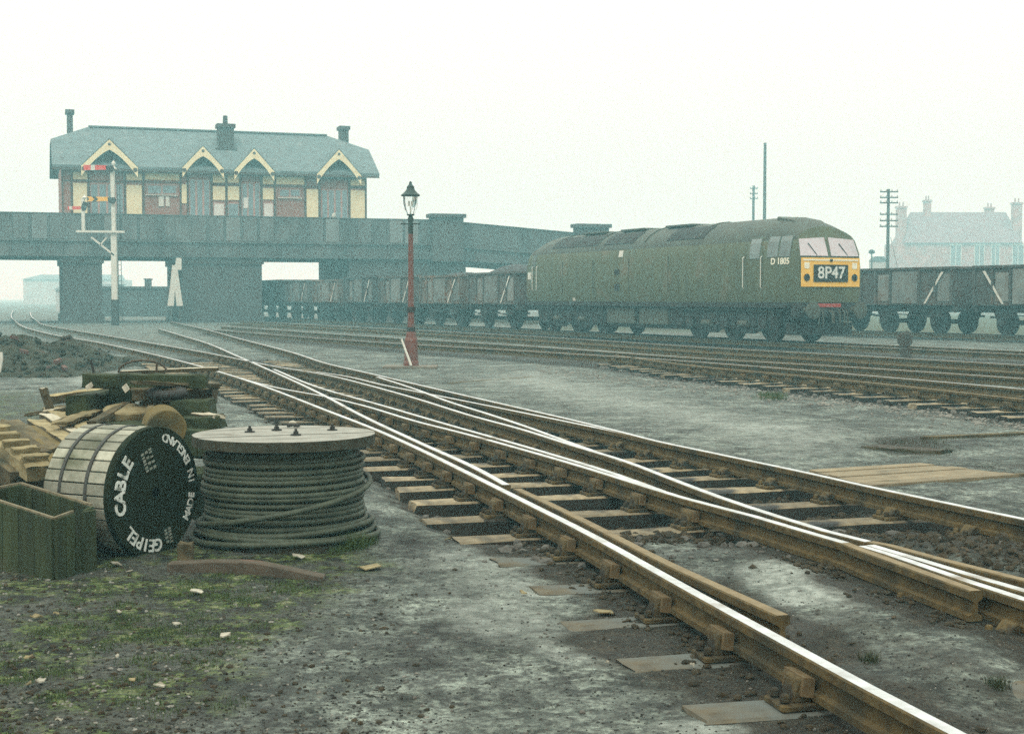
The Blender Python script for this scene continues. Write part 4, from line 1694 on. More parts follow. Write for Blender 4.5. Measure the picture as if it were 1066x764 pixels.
# ------------------------------------------------------------------ lamp post
lp = P(428, 383, 0)
Yl = lp.y
sc_ = Yl / F


def lz(py):
    return CAMZ + (310 - py) * sc_


lamp = thing('lamp_post', 'red cast-iron lamp post with a glass lantern, standing on a slab in the ash', 'lamp post', lp)
mb = MB()
mb.box(lp.x - .62, lp.x + .58, lp.y - .35, lp.y + .45, -.02, .05)
mb.build('slab', 'stone', lamp, bevel=.015)
mb = MB()
mb.lathe(lp, [(.17, .05), (.17, .12), (.15, .16), (.145, lz(354)), (.12, lz(351)), (.105, lz(347)), (.085, lz(343))], n=8)
mb.build('pedestal', 'red', lamp)
mb = MB()
mb.lathe(lp, [(.075, lz(343)), (.068, lz(322)), (.062, lz(300)), (.055, lz(244))], n=14)
mb.build('shaft', 'red', lamp, smooth=40)
for yy in (343, 322):
    mb = MB()
    mb.lathe(lp, [(.06, lz(yy) - .06), (.094, lz(yy) - .05), (.094, lz(yy) + .05), (.06, lz(yy) + .06)], n=14)
    mb.build('collar', 'iron', lamp, smooth=40)
mb = MB()
mb.lathe(lp, [(.056, lz(244)), (.06, lz(236)), (.045, lz(233)), (.07, lz(229)), (.045, lz(225.5)), (.03, lz(224.5))], n=12)
mb.build('neck', 'dgreen', lamp, smooth=40)
mb = MB()
mb.cyl(lp + Vector((-.20, 0, lz(233.5))), lp + Vector((.20, 0, lz(233.5))), .014, n=8)
for s_ in (-1, 1):
    mb.rock(lp + Vector((.20 * s_, 0, lz(233.5))), .022, 3, 1)
mb.build('ladder_bar', 'dgreen', lamp)
mb = MB()
mb.lathe(lp, [(.075, lz(224)), (.125, lz(219)), (.16, lz(212)), (.165, lz(207)), (.16, lz(204.5))], n=16, cap=False)
mb.build('lantern_glass', 'lantern', lamp, smooth=60)
mb = MB()
for k in range(4):
    a = PI / 4 + k * PI / 2
    mb.tube([lp + Vector((r_ * math.cos(a), r_ * math.sin(a), lz(y_))) for r_, y_ in ((.078, 224.5), (.13, 219), (.168, 211), (.17, 204))], .007, 6)
mb.lathe(lp, [(.08, lz(225)), (.085, lz(223.6))], n=16)
mb.build('lantern_frame', 'dgreen', lamp)
mb = MB()
mb.cyl(lp + Vector((0, 0, lz(224))), lp + Vector((0, 0, lz(215))), .016, n=8)
mb.cyl(lp + Vector((.03, 0, lz(215))), lp + Vector((.03, 0, lz(210))), .02, n=8)
mb.cyl(lp + Vector((-.03, 0, lz(215))), lp + Vector((-.03, 0, lz(210))), .02, n=8)
mb.build('mantle', 'white', lamp)
mb = MB()
mb.lathe(lp, [(.20, lz(205)), (.215, lz(204)), (.15, lz(201.5)), (.095, lz(198.5)), (.08, lz(196)), (.085, lz(195.5)), (.05, lz(193.5)), (.03, lz(192)), (.035, lz(191)), (.006, lz(189.5))], n=18)
mb.build('hood', 'dgreen', lamp, smooth=40)
mb = MB()
mb.cyl(PD(428, 380.5, Yl - .35), PD(418, 353, Yl - .2), .028, .022, n=8)
tag(mb.build('white_stake', 'white'), 'white painted stake leaning beside the foot of the lamp post', 'stake')

# ------------------------------------------------------------------ dwarf signal
ds = P(943, 372, 0)
dw = thing('dwarf_signal', 'squat rusty ground signal standing between the middle tracks and the siding', 'ground signal', ds)
k_ = ds.y / F
mb = MB()
mb.box(ds.x - .12, ds.x + .12, ds.y - .12, ds.y + .12, -.02, 10 * k_)
mb.build('stand', 'dwarf', dw, bevel=.01)
mb = MB()
mb.lathe((ds.x, ds.y + .1, 18 * k_), [(.18, -.2), (.2, -.17), (.2, -.02), (.18, 0)], n=18, axis=(-.25, -.96, 0))
mb.build('disc', 'dwarf', dw, smooth=40)
mb = MB()
mb.cyl((ds.x + .02, ds.y, 24 * k_), (ds.x + .02, ds.y, 28 * k_), .05, .03, n=10)
mb.build('lamp_cap', 'dwarf', dw)

# ------------------------------------------------------------------ locomotive
LL = 18.6
L_center = LC + LD * (-.4 - LL / 2)
loco = thing('diesel_locomotive', 'green diesel locomotive with yellow nose panel and headcode 8P47', 'locomotive', (L_center.x, L_center.y, RZ), math.atan2(LD.y, LD.x))
# local: x forward, y away from camera, z above rail
HX = LL / 2
prof = [(-1.28, 1.22), (-1.345, 1.5), (-1.36, 2.1), (-1.34, 2.7), (-1.27, 3.08), (-1.15, 3.32), (-.95, 3.52), (-.65, 3.70), (-.33, 3.81), (0, 3.85)]
prof = prof + [(-y, z) for (y, z) in reversed(prof[:-1])]


def end_x(z):
    if z <= 2.55:
        return .06 - .06 * abs(z - 2.0)
    return .03 - (z - 2.55) * .36


def loco_section(s):
    """s 0..1 from the straight body to the nose; returns profile points (x offset from straight end, y, z)"""
    e = s
    out = []
    yk = 1 - .17 * e ** 1.6
    for (y, z) in prof:
        zz = z if z < 3.08 else 3.08 + (z - 3.08) * (1 - .46 * e ** 3.4)
        out.append((y * yk, zz))
    return out


CAB = 2.3
mb = MB()
secs = []
S = [0, .2, .4, .55, .7, .82, .91, .97, 1.0]
for s in reversed(S):
    q = loco_section(s)
    secs.append([(-(HX - CAB) - s * (CAB + end_x(z)), y, z) for (y, z) in q])
for s in S:
    q = loco_section(s)
    secs.append([((HX - CAB) + s * (CAB + end_x(z)), y, z) for (y, z) in q])
n = len(prof)
vs = [p for sct in secs for p in sct]
fs_side, fs_roof = [], []
for k in range(len(secs) - 1):
    for i in range(n - 1):
        f = (k * n + i, k * n + i + 1, (k + 1) * n + i + 1, (k + 1) * n + i)
        f = tuple(reversed(f))
        (fs_roof if 4 <= i < n - 5 else fs_side).append(f)
for k0, rev in ((0, False), ((len(secs) - 1) * n, True)):
    for i in range(n // 2):
        a, b_, c, d = k0 + i, k0 + i + 1, k0 + n - 2 - i, k0 + n - 1 - i
        f = (a, b_, c, d) if b_ != c else (a, b_, d)
        fs_side.append(tuple(reversed(f)) if not rev else f)
# floor
fs_side.append(((len(secs) - 1) * n, 0, n - 1, len(secs) * n - 1))
mb.add(vs, fs_side, 0)
o_ = len(mb.v)
mb.v += []
mb.f += fs_roof
mb.m += [1] * len(fs_roof)
body = mb.build('body', ['locogreen', 'locoroof'], loco, local=True, smooth=32)

NS = L_center + LD * 0 - LN * 1.345          # near side plane


def side(px, py):
    s, z = PV(px, py, (NS.x, NS.y), (LD.x, LD.y))
    return s, z - RZ


# dark band where the body meets the frame, roof panels
mb = MB()
mb.box(-HX + .35, HX - .35, -1.29, 1.29, 1.06, 1.22)
mb.box(-HX + .5, HX - .5, -.85, .85, .70, 1.057)
mb.build('solebar', 'black', loco, local=True)
for k in range(7):
    x0 = -6.6 + k * 1.75
    mb = MB()
    up_ = [(-1.17, 3.318), (-.965, 3.53), (-.665, 3.715), (-.34, 3.82), (0, 3.862), (.34, 3.82), (.665, 3.715), (.965, 3.53), (1.17, 3.318)]
    vs = []
    for (y, z) in up_:
        vs += [(x0 - .025, y, z - .03), (x0 + .025, y, z - .03), (x0 + .025, y * 1.005, z + .018), (x0 - .025, y * 1.005, z + .018)]
    fs = [(3, 2, 1, 0), tuple(len(vs) - 4 + q for q in range(4))]
    for q in range(len(up_) - 1):
        for i in range(4):
            j = (i + 1) % 4
            fs.append((q * 4 + i, q * 4 + j, q * 4 + 4 + j, q * 4 + 4 + i))
    mb.add(vs, fs)
    mb.build('roof_rib', 'locoroof', loco, local=True)
mb = MB()
for x0 in (-4.6, -1.6, 1.6):
    mb.box(x0 - .85, x0 + .85, -.55, .55, 3.79, 3.875)
mb.build('roof_fan_cover', 'locoroof', loco, local=True, bevel=.03)
def roof_panel(x0, x1):
    mb = MB()
    ys_ = [(-1.17, 3.30), (-.955, 3.525), (-.66, 3.712)]
    vs = []
    for (y, z) in ys_:
        for x in (x0, x1):
            vs.append((x, y * 1.006, z + .012))
            vs.append((x, y * .99, z - .02))
    fs = []
    for k in range(2):
        o = k * 4
        fs += [(o, o + 2, o + 6, o + 4), (o, o + 4, o + 5, o + 1), (o + 2, o + 3, o + 7, o + 6)]
    fs += [(0, 1, 3, 2), (8, 10, 11, 9)]
    mb.add(vs, fs)
    mb.build('roof_grille', 'black', loco, local=True)


for xa, xb in ((-6.9, -4.95), (-4.8, -3.2), (-2.6, -.4), (1.9, 4.2)):
    roof_panel(xa, xb)
# raised cab roof fairing
mb = MB()
mb.prism([(HX - 1.9, 0, 3.70), (HX - .95, 0, 3.44), (HX - .83, 0, 3.60), (HX - 1.1, 0, 3.72), (HX - 1.9, 0, 3.86)], (0, .55, 0))
mb.prism([(HX - 1.9, -.55, 3.70), (HX - .95, -.55, 3.44), (HX - .83, -.55, 3.60), (HX - 1.1, -.55, 3.72), (HX - 1.9, -.55, 3.86)], (0, .55, 0))
mb.build('cab_roof_fairing', 'locoroof', loco, local=True, bevel=.04)
# side grilles panel lines
mb = MB()
for x0 in (-5.6, -3.1, -.4, 2.3):
    mb.box(x0 - .012, x0 + .012, -1.366, -1.34, 1.55, 2.75)
mb.build('panel_seam', 'locoroof', loco, local=True)


def side_poly(name, mat, x0, x1, z0, z1, depth=.03, taper=True, bevel=.0, proud=.012):
    """panel lying on the near body side, following its taper"""
    def yy(x, z):
        xl = abs(x)
        s = max(0, (xl - (HX - CAB)) / CAB)
        yb = np.interp(z, [1.22, 1.5, 2.1, 2.7, 3.08, 3.32], [1.28, 1.345, 1.36, 1.34, 1.27, 1.15])
        return -yb * (1 - .17 * min(s, 1) ** 1.6) - proud
    mb = MB()
    nz = 4
    pts = []
    rows = []
    for k in range(nz + 1):
        z = z0 + (z1 - z0) * k / nz
        rows.append(((x0, yy(x0, z), z), (x1, yy(x1, z), z)))
    vs = []
    for a, b_ in rows:
        vs += [a, b_, (a[0], a[1] + depth, a[2]), (b_[0], b_[1] + depth, b_[2])]
    fs = []
    for k in range(nz):
        o = k * 4
        fs.append((o, o + 1, o + 5, o + 4))
        fs.append((o, o + 4, o + 6, o + 2))
        fs.append((o + 1, o + 3, o + 7, o + 5))
    fs.append((0, 2, 3, 1))
    o = nz * 4
    fs.append((o, o + 1, o + 3, o + 2))
    mb.add(vs, fs)
    return mb.build(name, mat, loco, local=True, bevel=bevel)


sx = lambda px: side(px, 280)[0]
side_poly('cab_door', 'locogreen', sx(776), sx(792.5), 1.25, 3.2, proud=.008)
side_poly('door_window', 'sideglass', sx(780), sx(790), 2.55, 3.16, proud=.016)
side_poly('cab_side_window', 'sideglass', sx(797), sx(806.5), 2.58, 3.2, proud=.016)
side_poly('cab_side_window', 'sideglass', sx(808), sx(817.5), 2.58, 3.2, proud=.016)
side_poly('rear_cab_window', 'sideglass', sx(551.5), sx(555.5), 2.58, 3.1, proud=.016)
side_poly('warning_flash', 'white', sx(643.5), sx(647.5), 2.82, 3.05, proud=.016)
side_poly('warning_flash', 'white', sx(545.5), sx(550), 2.1, 2.4, proud=.016)
side_poly('body_side_vent', 'black', sx(640), sx(645), 2.2, 2.38, proud=.016)
side_poly('body_side_vent', 'black', sx(640), sx(645), 1.62, 1.86, proud=.016)
side_poly('white_mark', 'white', sx(595.5), sx(598), 1.24, 1.36, proud=.016)
for px in (775, 792.5, 558.5, 553):
    mb = MB()
    x0 = sx(px)
    sct = max(0, (abs(x0) - (HX - CAB)) / CAB)
    y0 = -1.36 * (1 - .17 * sct ** 1.6) - .05
    mb.tube([(x0, y0 + .05, 2.62), (x0, y0, 2.58), (x0, y0, 1.68), (x0, y0 + .05, 1.64)], .016, 6)
    mb.build('handrail', 'white', loco, local=True)
mb = MB()
x0, z0 = side(809, 275)
sct = max(0, (abs(x0) - (HX - CAB)) / CAB)
y0 = -1.352 * (1 - .17 * sct ** 1.6) - .012
dy = -(1.352 * .17 * 1.6 * sct ** .6) / CAB
rt = Vector((1, -dy, 0)).normalized()
put_text(mb, 'D 1805', .27, (x0, y0, 2.44), rt, Vector((0, 0, 1)), extrude=.006, bold=.006)
mb.build('running_number', 'number', loco, local=True)

# nose
nx_ = HX + .055
mb = MB()
mb.box(nx_ + .0, nx_ + .022, -1.07, 1.07, 1.68, 2.54)
mb.build('nose_panel', 'locoyellow', loco, local=True, bevel=.03)
mb = MB()
mb.box(nx_ + .02, nx_ + .05, -.63, .62, 1.83, 2.34, 0)
hb = mb.build('headcode_box', 'black', loco, local=True, bevel=.01)
mb = MB()
put_text(mb, '8P47', .50, (nx_ + .055, 0, 2.085), Vector((0, 1, 0)), Vector((0, 0, 1)), extrude=.006, bold=.008)
mb.build('headcode', 'stencil', loco, local=True)
for s_ in (-1, 1):
    mb = MB()
    mb.lathe((nx_ + .02, s_ * .87, 1.96), [(.10, 0), (.11, .015), (.10, .03), (.075, .03), (.075, .012)], n=18, axis=(1, 0, 0))
    mb.build('marker_light', 'black', loco, local=True, smooth=40)
    mb = MB()
    mb.box(nx_ + .02, nx_ + .03, s_ * .87 - .09, s_ * .87 + .09, 2.22, 2.40)
    mb.build('lamp_bracket_plate', 'number', loco, local=True)
mb = MB()
mb.box(nx_ + .02, nx_ + .032, -1.0, 1.0, 2.455, 2.50)
mb.build('nose_trim', 'number', loco, local=True)
mb = MB()
mb.cyl((nx_ + .02, 0, 2.47), (nx_ + .06, 0, 2.47), .045, n=12)
mb.build('horn', 'black', loco, local=True)
# windscreens on the raked front
def scr(y, z):
    return (HX + end_x(z) + .012, y, z)


for (ya, yb, ya2, yb2) in ((-1.06, -.06, -1.0, -.07), (.06, 1.06, .07, 1.0)):
    mb = MB()
    q = [scr(ya, 2.60), scr(yb, 2.60), scr(yb2, 3.16), scr(ya2, 3.10 if ya < 0 else 3.16)]
    if ya > 0:
        q = [scr(ya, 2.60), scr(yb, 2.60), scr(yb2, 3.10), scr(ya2, 3.16)]
    mb.prism(q, Vector((-.03, 0, -.012)))
    mb.build('windscreen', 'screen', loco, local=True)
    mb = MB()
    mb.beam(scr((ya + yb) / 2 + .1, 2.62), Vector(scr((ya + yb) / 2 - .15, 2.98)) + Vector((.02, 0, 0)), .025, .02)
    mb.build('wiper', 'black', loco, local=True)
# lower front: buffer beam, buffers, pipes
mb = MB()
mb.box(HX - .25, HX + .02, -1.2, 1.2, .78, 1.2)
mb.build('buffer_beam', 'black', loco, local=True, bevel=.02)
mb = MB()
mb.box(HX + .02, HX + .035, -.42, .42, 1.08, 1.19)
mb.build('beam_stripe', 'bufred', loco, local=True)
for s_ in (-1, 1):
    mb = MB()
    mb.cyl((HX + .02, s_ * .86, .98), (HX + .36, s_ * .86, .98), .12, .11, n=16)
    mb.lathe((HX + .36, s_ * .86, .98), [(.1, 0), (.25, .01), (.25, .045), (.2, .06)], n=24, axis=(1, 0, 0))
    mb.build('buffer', 'tank', loco, local=True, smooth=40)
mb = MB()
for yy in (-.45, -.3, .32, .48, .6):
    mb.tube([(HX + .04, yy, 1.0), (HX + .12, yy, .9), (HX + .13, yy, .6), (HX + .06, yy + .04, .45)], .025, 6)
mb.tube([(HX + .03, 0, .95), (HX + .2, 0, .92), (HX + .22, 0, .6)], .05, 8)
mb.build('brake_pipe', 'tank', loco, local=True)
mb = MB()
mb.box(HX - .55, HX - .35, -1.15, 1.15, .25, .62)
mb.build('guard_plate', 'black', loco, local=True)


def wheelset(x, parent, R=.57, gauge=.72):
    for s_ in (-1, 1):
        mb = MB()
        mb.lathe((x, s_ * gauge, R), [(R * .30, .05), (R * .32, .075), (R * .82, .055), (R * .88, .07), (R, .065), (R, -.05), (R + .028, -.055), (R + .028, -.075), (R * .3, -.07)], n=28,
                 axis=(0, s_, 0))
        mb.build('wheel', 'black', parent, local=True, smooth=40)
    mb = MB()
    mb.cyl((x, -gauge, R), (x, gauge, R), .09, n=10)
    mb.build('axle', 'black', parent, local=True)


for bx in (-5.42, 5.42):
    for dx in (-2.1, 0, 2.1):
        wheelset(bx + dx, loco)
    mb = MB()
    for s_ in (-1, 1):
        y0 = s_ * 1.02
        mb.box(bx - 2.75, bx + 2.75, y0 - .06, y0 + .06, .66, .86)
        for dx in (-2.1, 0, 2.1):
            mb.box(bx + dx - .2, bx + dx + .2, y0 - .1 + s_ * .04, y0 + .1 + s_ * .04, .42, .74)
            for ex in (-.48, .48):
                mb.cyl((bx + dx + ex, y0 + s_ * .04, .5), (bx + dx + ex, y0 + s_ * .04, .9), .09, n=10)
                mb.box(bx + dx + ex * 1.35 - .05, bx + dx + ex * 1.35 + .05, y0 - .05, y0 + .05, .3, .75)
    for s_ in (-1, 1):
        y0 = s_ * 1.0
        pts = [(bx - 2.9, y0, .95), (bx - 2.85, y0, .55), (bx - 2.45, y0, .36), (bx - 1.6, y0, .36), (bx - 1.35, y0, .24), (bx - .7, y0, .24), (bx - .45, y0, .36), (bx + .5, y0, .36),
               (bx + .75, y0, .24), (bx + 1.4, y0, .24), (bx + 1.7, y0, .36), (bx + 2.5, y0, .36), (bx + 2.85, y0, .55), (bx + 2.9, y0, .95)]
        mb.prism(pts, (0, -s_ * .10, 0))
    mb.build('bogie_frame', 'black', loco, local=True)
    mb = MB()
    mb.tube([(bx - 2.7, -1.1, 1.0), (bx - 1, -1.12, .98), (bx + 1, -1.12, 1.0), (bx + 2.7, -1.1, .92)], .03, 6)
    for dx in (-1.05, 1.05):
        mb.cyl((bx + dx - .25, -1.1, .55), (bx + dx + .25, -1.1, .55), .11, n=12)
    mb.build('brake_gear', 'tank', loco, local=True)
mb = MB()
x0, x1 = sx(627), sx(655)
mb.box(x0, x1, -1.15, 1.15, .42, 1.02)
x2, x3 = sx(660), sx(690)
mb.box(x2, x3, -1.15, 1.15, .42, 1.02)
mb.build('fuel_tank', 'tank', loco, local=True, bevel=.04)
mb = MB()
mb.box(x0 - .1, x3 + .9, -1.0, 1.0, .3, .44)
mb.box(x3 + .1, x3 + .9, -1.1, 1.1, .44, 1.03)
mb.box(x0 - .55, x0 - .1, -1.05, 1.05, .44, 1.03)
mb.build('battery_box', 'black', loco, local=True, bevel=.02)


# ------------------------------------------------------------------ wagons
def make_wagon(label, group, mat='wagon', h=2.45, floor=1.08, stripe=1):
    t = thing('mineral_wagon', label, 'wagon', (0, 0, RZ), 0, group)
    HL, HW = 2.52, 1.22
    mb = MB()
    th = .05
    mb.box(-HL, HL, -HW, -HW + th, floor, h)
    mb.box(-HL, HL, HW - th, HW, floor, h)
    mb.box(-HL, -HL + th, -HW + th + .002, HW - th - .002, floor, h)
    mb.box(HL - th, HL, -HW + th + .002, HW - th - .002, floor, h)
    mb.box(-HL + .06, HL - .06, -HW + .06, HW - .06, floor + .02, floor + .08)
    for s_ in (-1, 1):
        for x in (-2.45, -1.6, -.78, .78, 1.6, 2.45):
            mb.box(x - .05, x + .05, s_ * HW - (.0 if s_ > 0 else .07), s_ * HW + (.07 if s_ > 0 else 0.0), floor + .003, h - .09)
        mb.box(-HL - .03, HL + .03, s_ * HW - (.03 if s_ > 0 else .08), s_ * HW + (.08 if s_ > 0 else .03), h - .085, h + .012)
        mb.box(s_ * HL - (.02 if s_ > 0 else .08), s_ * HL + (.08 if s_ > 0 else .02), -HW + .04, HW - .04, h - .08, h + .008)
    mb.build('body', mat, t, local=True)
    for s_ in (-1, 1):
        mb = MB()
        mb.box(-.68, .68, s_ * (HW + .025) - .02, s_ * (HW + .025) + .02, floor + .06, h - .12)
        mb.build('side_door', 'wagongrey', t, local=True)
        for x in (-1.18, 1.18, -2.02, 2.02):
            if (x, s_) in ((-1.18, -1), (2.02, -1)):
                mb = MB()
                mb.box(x - .30, x + .30, s_ * (HW + .012) - .008, s_ * (HW + .012) + .008, floor + .15, h - .25)
                mb.build('side_panel', 'wagongrey', t, local=True)
    mb = MB()
    y = -HW - .055
    if stripe > 0:
        mb.prism([(1.05, y, floor + .06), (1.15, y, floor + .06), (2.05, y, h - .18), (1.93, y, h - .18)], (0, -.012, 0))
    else:
        mb.prism([(-1.05, y, floor + .06), (-1.15, y, floor + .06), (-2.05, y, h - .18), (-1.93, y, h - .18)], (0, -.012, 0))
    mb.build('diagonal_stripe', 'white', t, local=True)
    mb = MB()
    for s_ in (-1, 1):
        mb.box(-HL, HL, s_ * .95 - .05, s_ * .95 + .05, .82, floor - .003)
        for x in (-1.37, 1.37):
            mb.prism([(x - .38, s_ * 1.0, .82), (x + .38, s_ * 1.0, .82), (x + .12, s_ * 1.0, .34), (x - .12, s_ * 1.0, .34)], (0, .03, 0))
            mb.box(x - .13, x + .13, s_ * 1.05 - .07, s_ * 1.05 + .07, .36, .58)
            mb.box(x - .5, x + .5, s_ * 1.02 - .04, s_ * 1.02 + .04, .62, .70)
    mb.box(-HL - .02, -HL + .16, -1.15, 1.15, .84, floor - .005)
    mb.box(HL - .16, HL + .02, -1.15, 1.15, .84, floor - .005)
    mb.build('underframe', 'black', t, local=True)
    for x in (-1.37, 1.37):
        wheelset(x, t, .46)
    for x in (-1, 1):
        for s_ in (-1, 1):
            mb = MB()
            mb.cyl((x * (HL + .02), s_ * .86, .98), (x * (HL + .36), s_ * .86, .98), .085, n=12)
            mb.cyl((x * (HL + .36), s_ * .86, .98), (x * (HL + .40), s_ * .86, .98), .17, n=16)
            mb.build('buffer', 'black', t, local=True)
    mb = MB()
    mb.tube([(-.9, -1.12, .75), (.3, -1.15, .7), (1.4, -1.17, .66), (2.2, -1.18, .70)], .022, 6)
    mb.build('brake_lever', 'black', t, local=True)
    return t


GW = 'wagons coupled behind the locomotive'
names = ['first', 'second', 'third', 'fourth', 'fifth', 'sixth', 'seventh', 'eighth', 'ninth', 'tenth']
w0 = {}
t0 = -.4 - LL - .45 - 2.95
for i in range(9):
    kd = (0, 1, 0, 2, 1, 0, 2, 0, 1)[i]
    if kd not in w0:
        o = w0[kd] = make_wagon('', GW, ('wagon', 'wagonrust', 'wagondark')[kd], h=(2.45, 2.40, 2.52)[kd])
    else:
        o = copy_tree(w0[kd])
    c = LC + LD * (t0 - i * 5.98)
    o.location = (c.x, c.y, RZ)
    o.rotation_euler = (0, 0, math.atan2(LD.y, LD.x))
    o['label'] = f'{names[i]} open mineral wagon behind the green locomotive' + (', its load humped above the side' if i == 0 else ', partly under the bridge' if i > 5 else '')


def coal_heap(c, d, hmax, label, seed, hl=2.4, hw=1.12, z0=2.2):
    nu, nv = 22, 10
    r = random.Random(seed)
    vs = []
    for i in range(nu + 1):
        for j in range(nv + 1):
            u, v = -1 + 2 * i / nu, -1 + 2 * j / nv
            h_ = hmax * (1 - abs(u) ** 2.2) * (1 - abs(v) ** 2) + r.uniform(-.03, .03)
            vs.append(c + d * (u * hl) + Vector((-d.y, d.x, 0)) * (v * hw) + Vector((0, 0, z0 + RZ + h_)))
    fs = [(i * (nv + 1) + j, (i + 1) * (nv + 1) + j, (i + 1) * (nv + 1) + j + 1, i * (nv + 1) + j + 1) for i in range(nu) for j in range(nv)]
    bl = len(vs)
    vs += [c + d * (su * hl) + Vector((-d.y, d.x, 0)) * (sv * hw) + Vector((0, 0, 1.2 + RZ)) for su, sv in ((-1, -1), (1, -1), (1, 1), (-1, 1))]
    mb = MB()
    mb.add(vs, fs)
    mb.add([vs[bl], vs[bl + 1], vs[bl + 2], vs[bl + 3]], [(0, 3, 2, 1)])
    tag(mb.build('coal_heap', 'coal'), label, 'coal', kind='stuff')


coal_heap(LC + LD * t0, LD, .62, 'humped black coal load in the first wagon behind the locomotive', 3)
coal_heap(LC + LD * (t0 - 5.98), LD, .35, 'low black coal load in the second wagon behind the locomotive', 4)
coal_heap(LC + LD * (t0 - 2 * 5.98), LD, .3, 'low black coal load in the third wagon behind the locomotive', 5)

GR = 'open wagons on the siding at right'
w1 = None
c978 = 0.0            # near leading wheel position of the wagon that stands clear of the loco nose
first_c = c978 - 1.37
labs = ['open wagon hidden mostly behind the locomotive nose', 'open wagon just right of the locomotive nose, white stripe rising rightwards', 'open wagon at the right edge, white stripe falling rightwards', 'last open wagon outside the right edge']
for i, k in enumerate((-1, 0, 1)):
    c = WC + WD * (first_c + k * 6.0)
    if i == 2:
        o = make_wagon(labs[i], GR, 'wagon', h=2.5, stripe=-1)
    elif w1 is None:
        o = w1 = make_wagon(labs[i], GR, 'wagon', h=2.5)
    else:
        o = copy_tree(w1)
        o['label'] = labs[i]
    o.location = (c.x, c.y, RZ)
    o.rotation_euler = (0, 0, math.atan2(WD.y, WD.x))

# ------------------------------------------------------------------ bridge
BO = Vector((-30.6, 85.0, 0))
BD = Vector((21.1, 7.2, 0)).normalized()
BN = Vector((-BD.y, BD.x, 0))            # away from the camera
BW = 10.6


def bp_(px, py, n=0.0):
    o = BO + BN * n
    return PV(px, py, (o.x, o.y), (BD.x, BD.y))


def bt(px, n=0.0):
    return bp_(px, 250, n)[0]


def BP(t, n, z):
    q = BO + BD * t + BN * n
    return Vector((q.x, q.y, z))


def bbox(mb, t0, t1, n0, n1, z0, z1, mi=0, dz0=0.0, dz1=0.0):
    """box in bridge coordinates; dz1 raises the far (t1) end"""
    vs = [BP(t0, n0, z0 + dz0), BP(t1, n0, z0 + dz1), BP(t1, n1, z0 + dz1), BP(t0, n1, z0 + dz0),
          BP(t0, n0, z1 + dz0), BP(t1, n0, z1 + dz1), BP(t1, n1, z1 + dz1), BP(t0, n1, z1 + dz0)]
    mb.add(vs, [(0, 3, 2, 1), (4, 5, 6, 7), (0, 1, 5, 4), (1, 2, 6, 5), (2, 3, 7, 6), (3, 0, 4, 7)], mi)


bridge = thing('road_bridge', 'long iron road bridge on brick piers spanning the tracks', 'bridge', BP(15, 0, 0))
TK = bt(455)
TE = bt(655)
TX = bt(775)
ZD = bp_(300, 253)[1]
ZP = bp_(180, 223.6)[1]
ZS = 4.12
drop = bp_(620, 240)[1] - ZP
mb = MB()
bbox(mb, -25, TK, .12, BW, ZS + .14, ZD - .1)
bbox(mb, TK, TX, .12, BW, ZS + .14, ZD - .1, dz1=drop * 3)
mb.build('deck', 'girder', bridge)
mb = MB()
for n0, n1 in ((0, .3), (BW - .3, BW)):
    bbox(mb, -25, TK - .002, n0 + .08, n1 - .02, ZS + .06, ZD - .06)
    bbox(mb, -25, TK - .002, n0 - .06, n1, ZD - .055, ZD + .06)
    bbox(mb, -25, TK - .002, n0 - .06, n1, ZS - .06, ZS + .055)
    bbox(mb, TK + .002, TX, n0 + .08, n1 - .02, ZS + .06, ZD - .06, dz1=drop * 3)
    bbox(mb, TK + .002, TX, n0 - .06, n1, ZD - .055, ZD + .06, dz1=drop * 3)
    bbox(mb, TK + .002, TX, n0 - .06, n1, ZS - .06, ZS + .055, dz1=drop * 2)
for k in range(42):
    tt = -24 + k * 1.45
    bbox(mb, tt, tt + .08, 0.0, .075, ZS + .06, ZD - .06)
mb.build('girder', 'girder', bridge)
mb = MB()
for n0 in (0.06, BW - .3):
    bbox(mb, -25, TK - .004, n0, n0 + .2, ZD + .065, ZP - .06)
    bbox(mb, -25, TK - .004, n0 - .05, n0 + .26, ZP - .055, ZP)
    bbox(mb, TK + .004, TX, n0, n0 + .2, ZD + .065, ZP - .06, dz1=drop * 3)
    bbox(mb, TK + .004, TX, n0 - .05, n0 + .26, ZP - .055, ZP, dz1=drop * 3)
for k in range(60):
    tt = -24.5 + k * 1.05
    if tt > TK - .3:
        break
    bbox(mb, tt, tt + .10, .0, .058, ZD + .065, ZP - .06)
mb.build('parapet', 'girder', bridge)
rr = random.Random(50)
for k in range(26):
    tt = bt(8) + k * 1.05 * 1.0
    t_a = -24.5 + math.ceil((tt + 24.5) / 1.05) * 1.05
    if t_a + 1.05 > TK - .3 or rr.random() < .35:
        continue
    mb = MB()
    bbox(mb, t_a + .13, t_a + 1.02, .028, .058, ZD + .09, ZP - .09)
    mb.build('parapet_plate', rr.choice(['plateA', 'plateB']), bridge)
for (xa, xb, ytop, z0) in ((449, 481, 223, ZD - .6), (600, 632, 233.5, ZD - 1.2)):
    mb = MB()
    ta, tb = bt(xa), bt(xb)
    zt = bp_((xa + xb) / 2, ytop)[1]
    bbox(mb, ta, tb, -.35, .6, ZS - .2 if xa < 500 else 0, zt - .25)
    bbox(mb, ta - .15, tb + .15, -.5, .75, zt - .245, zt)
    mb.build('pilaster', 'brick', bridge)
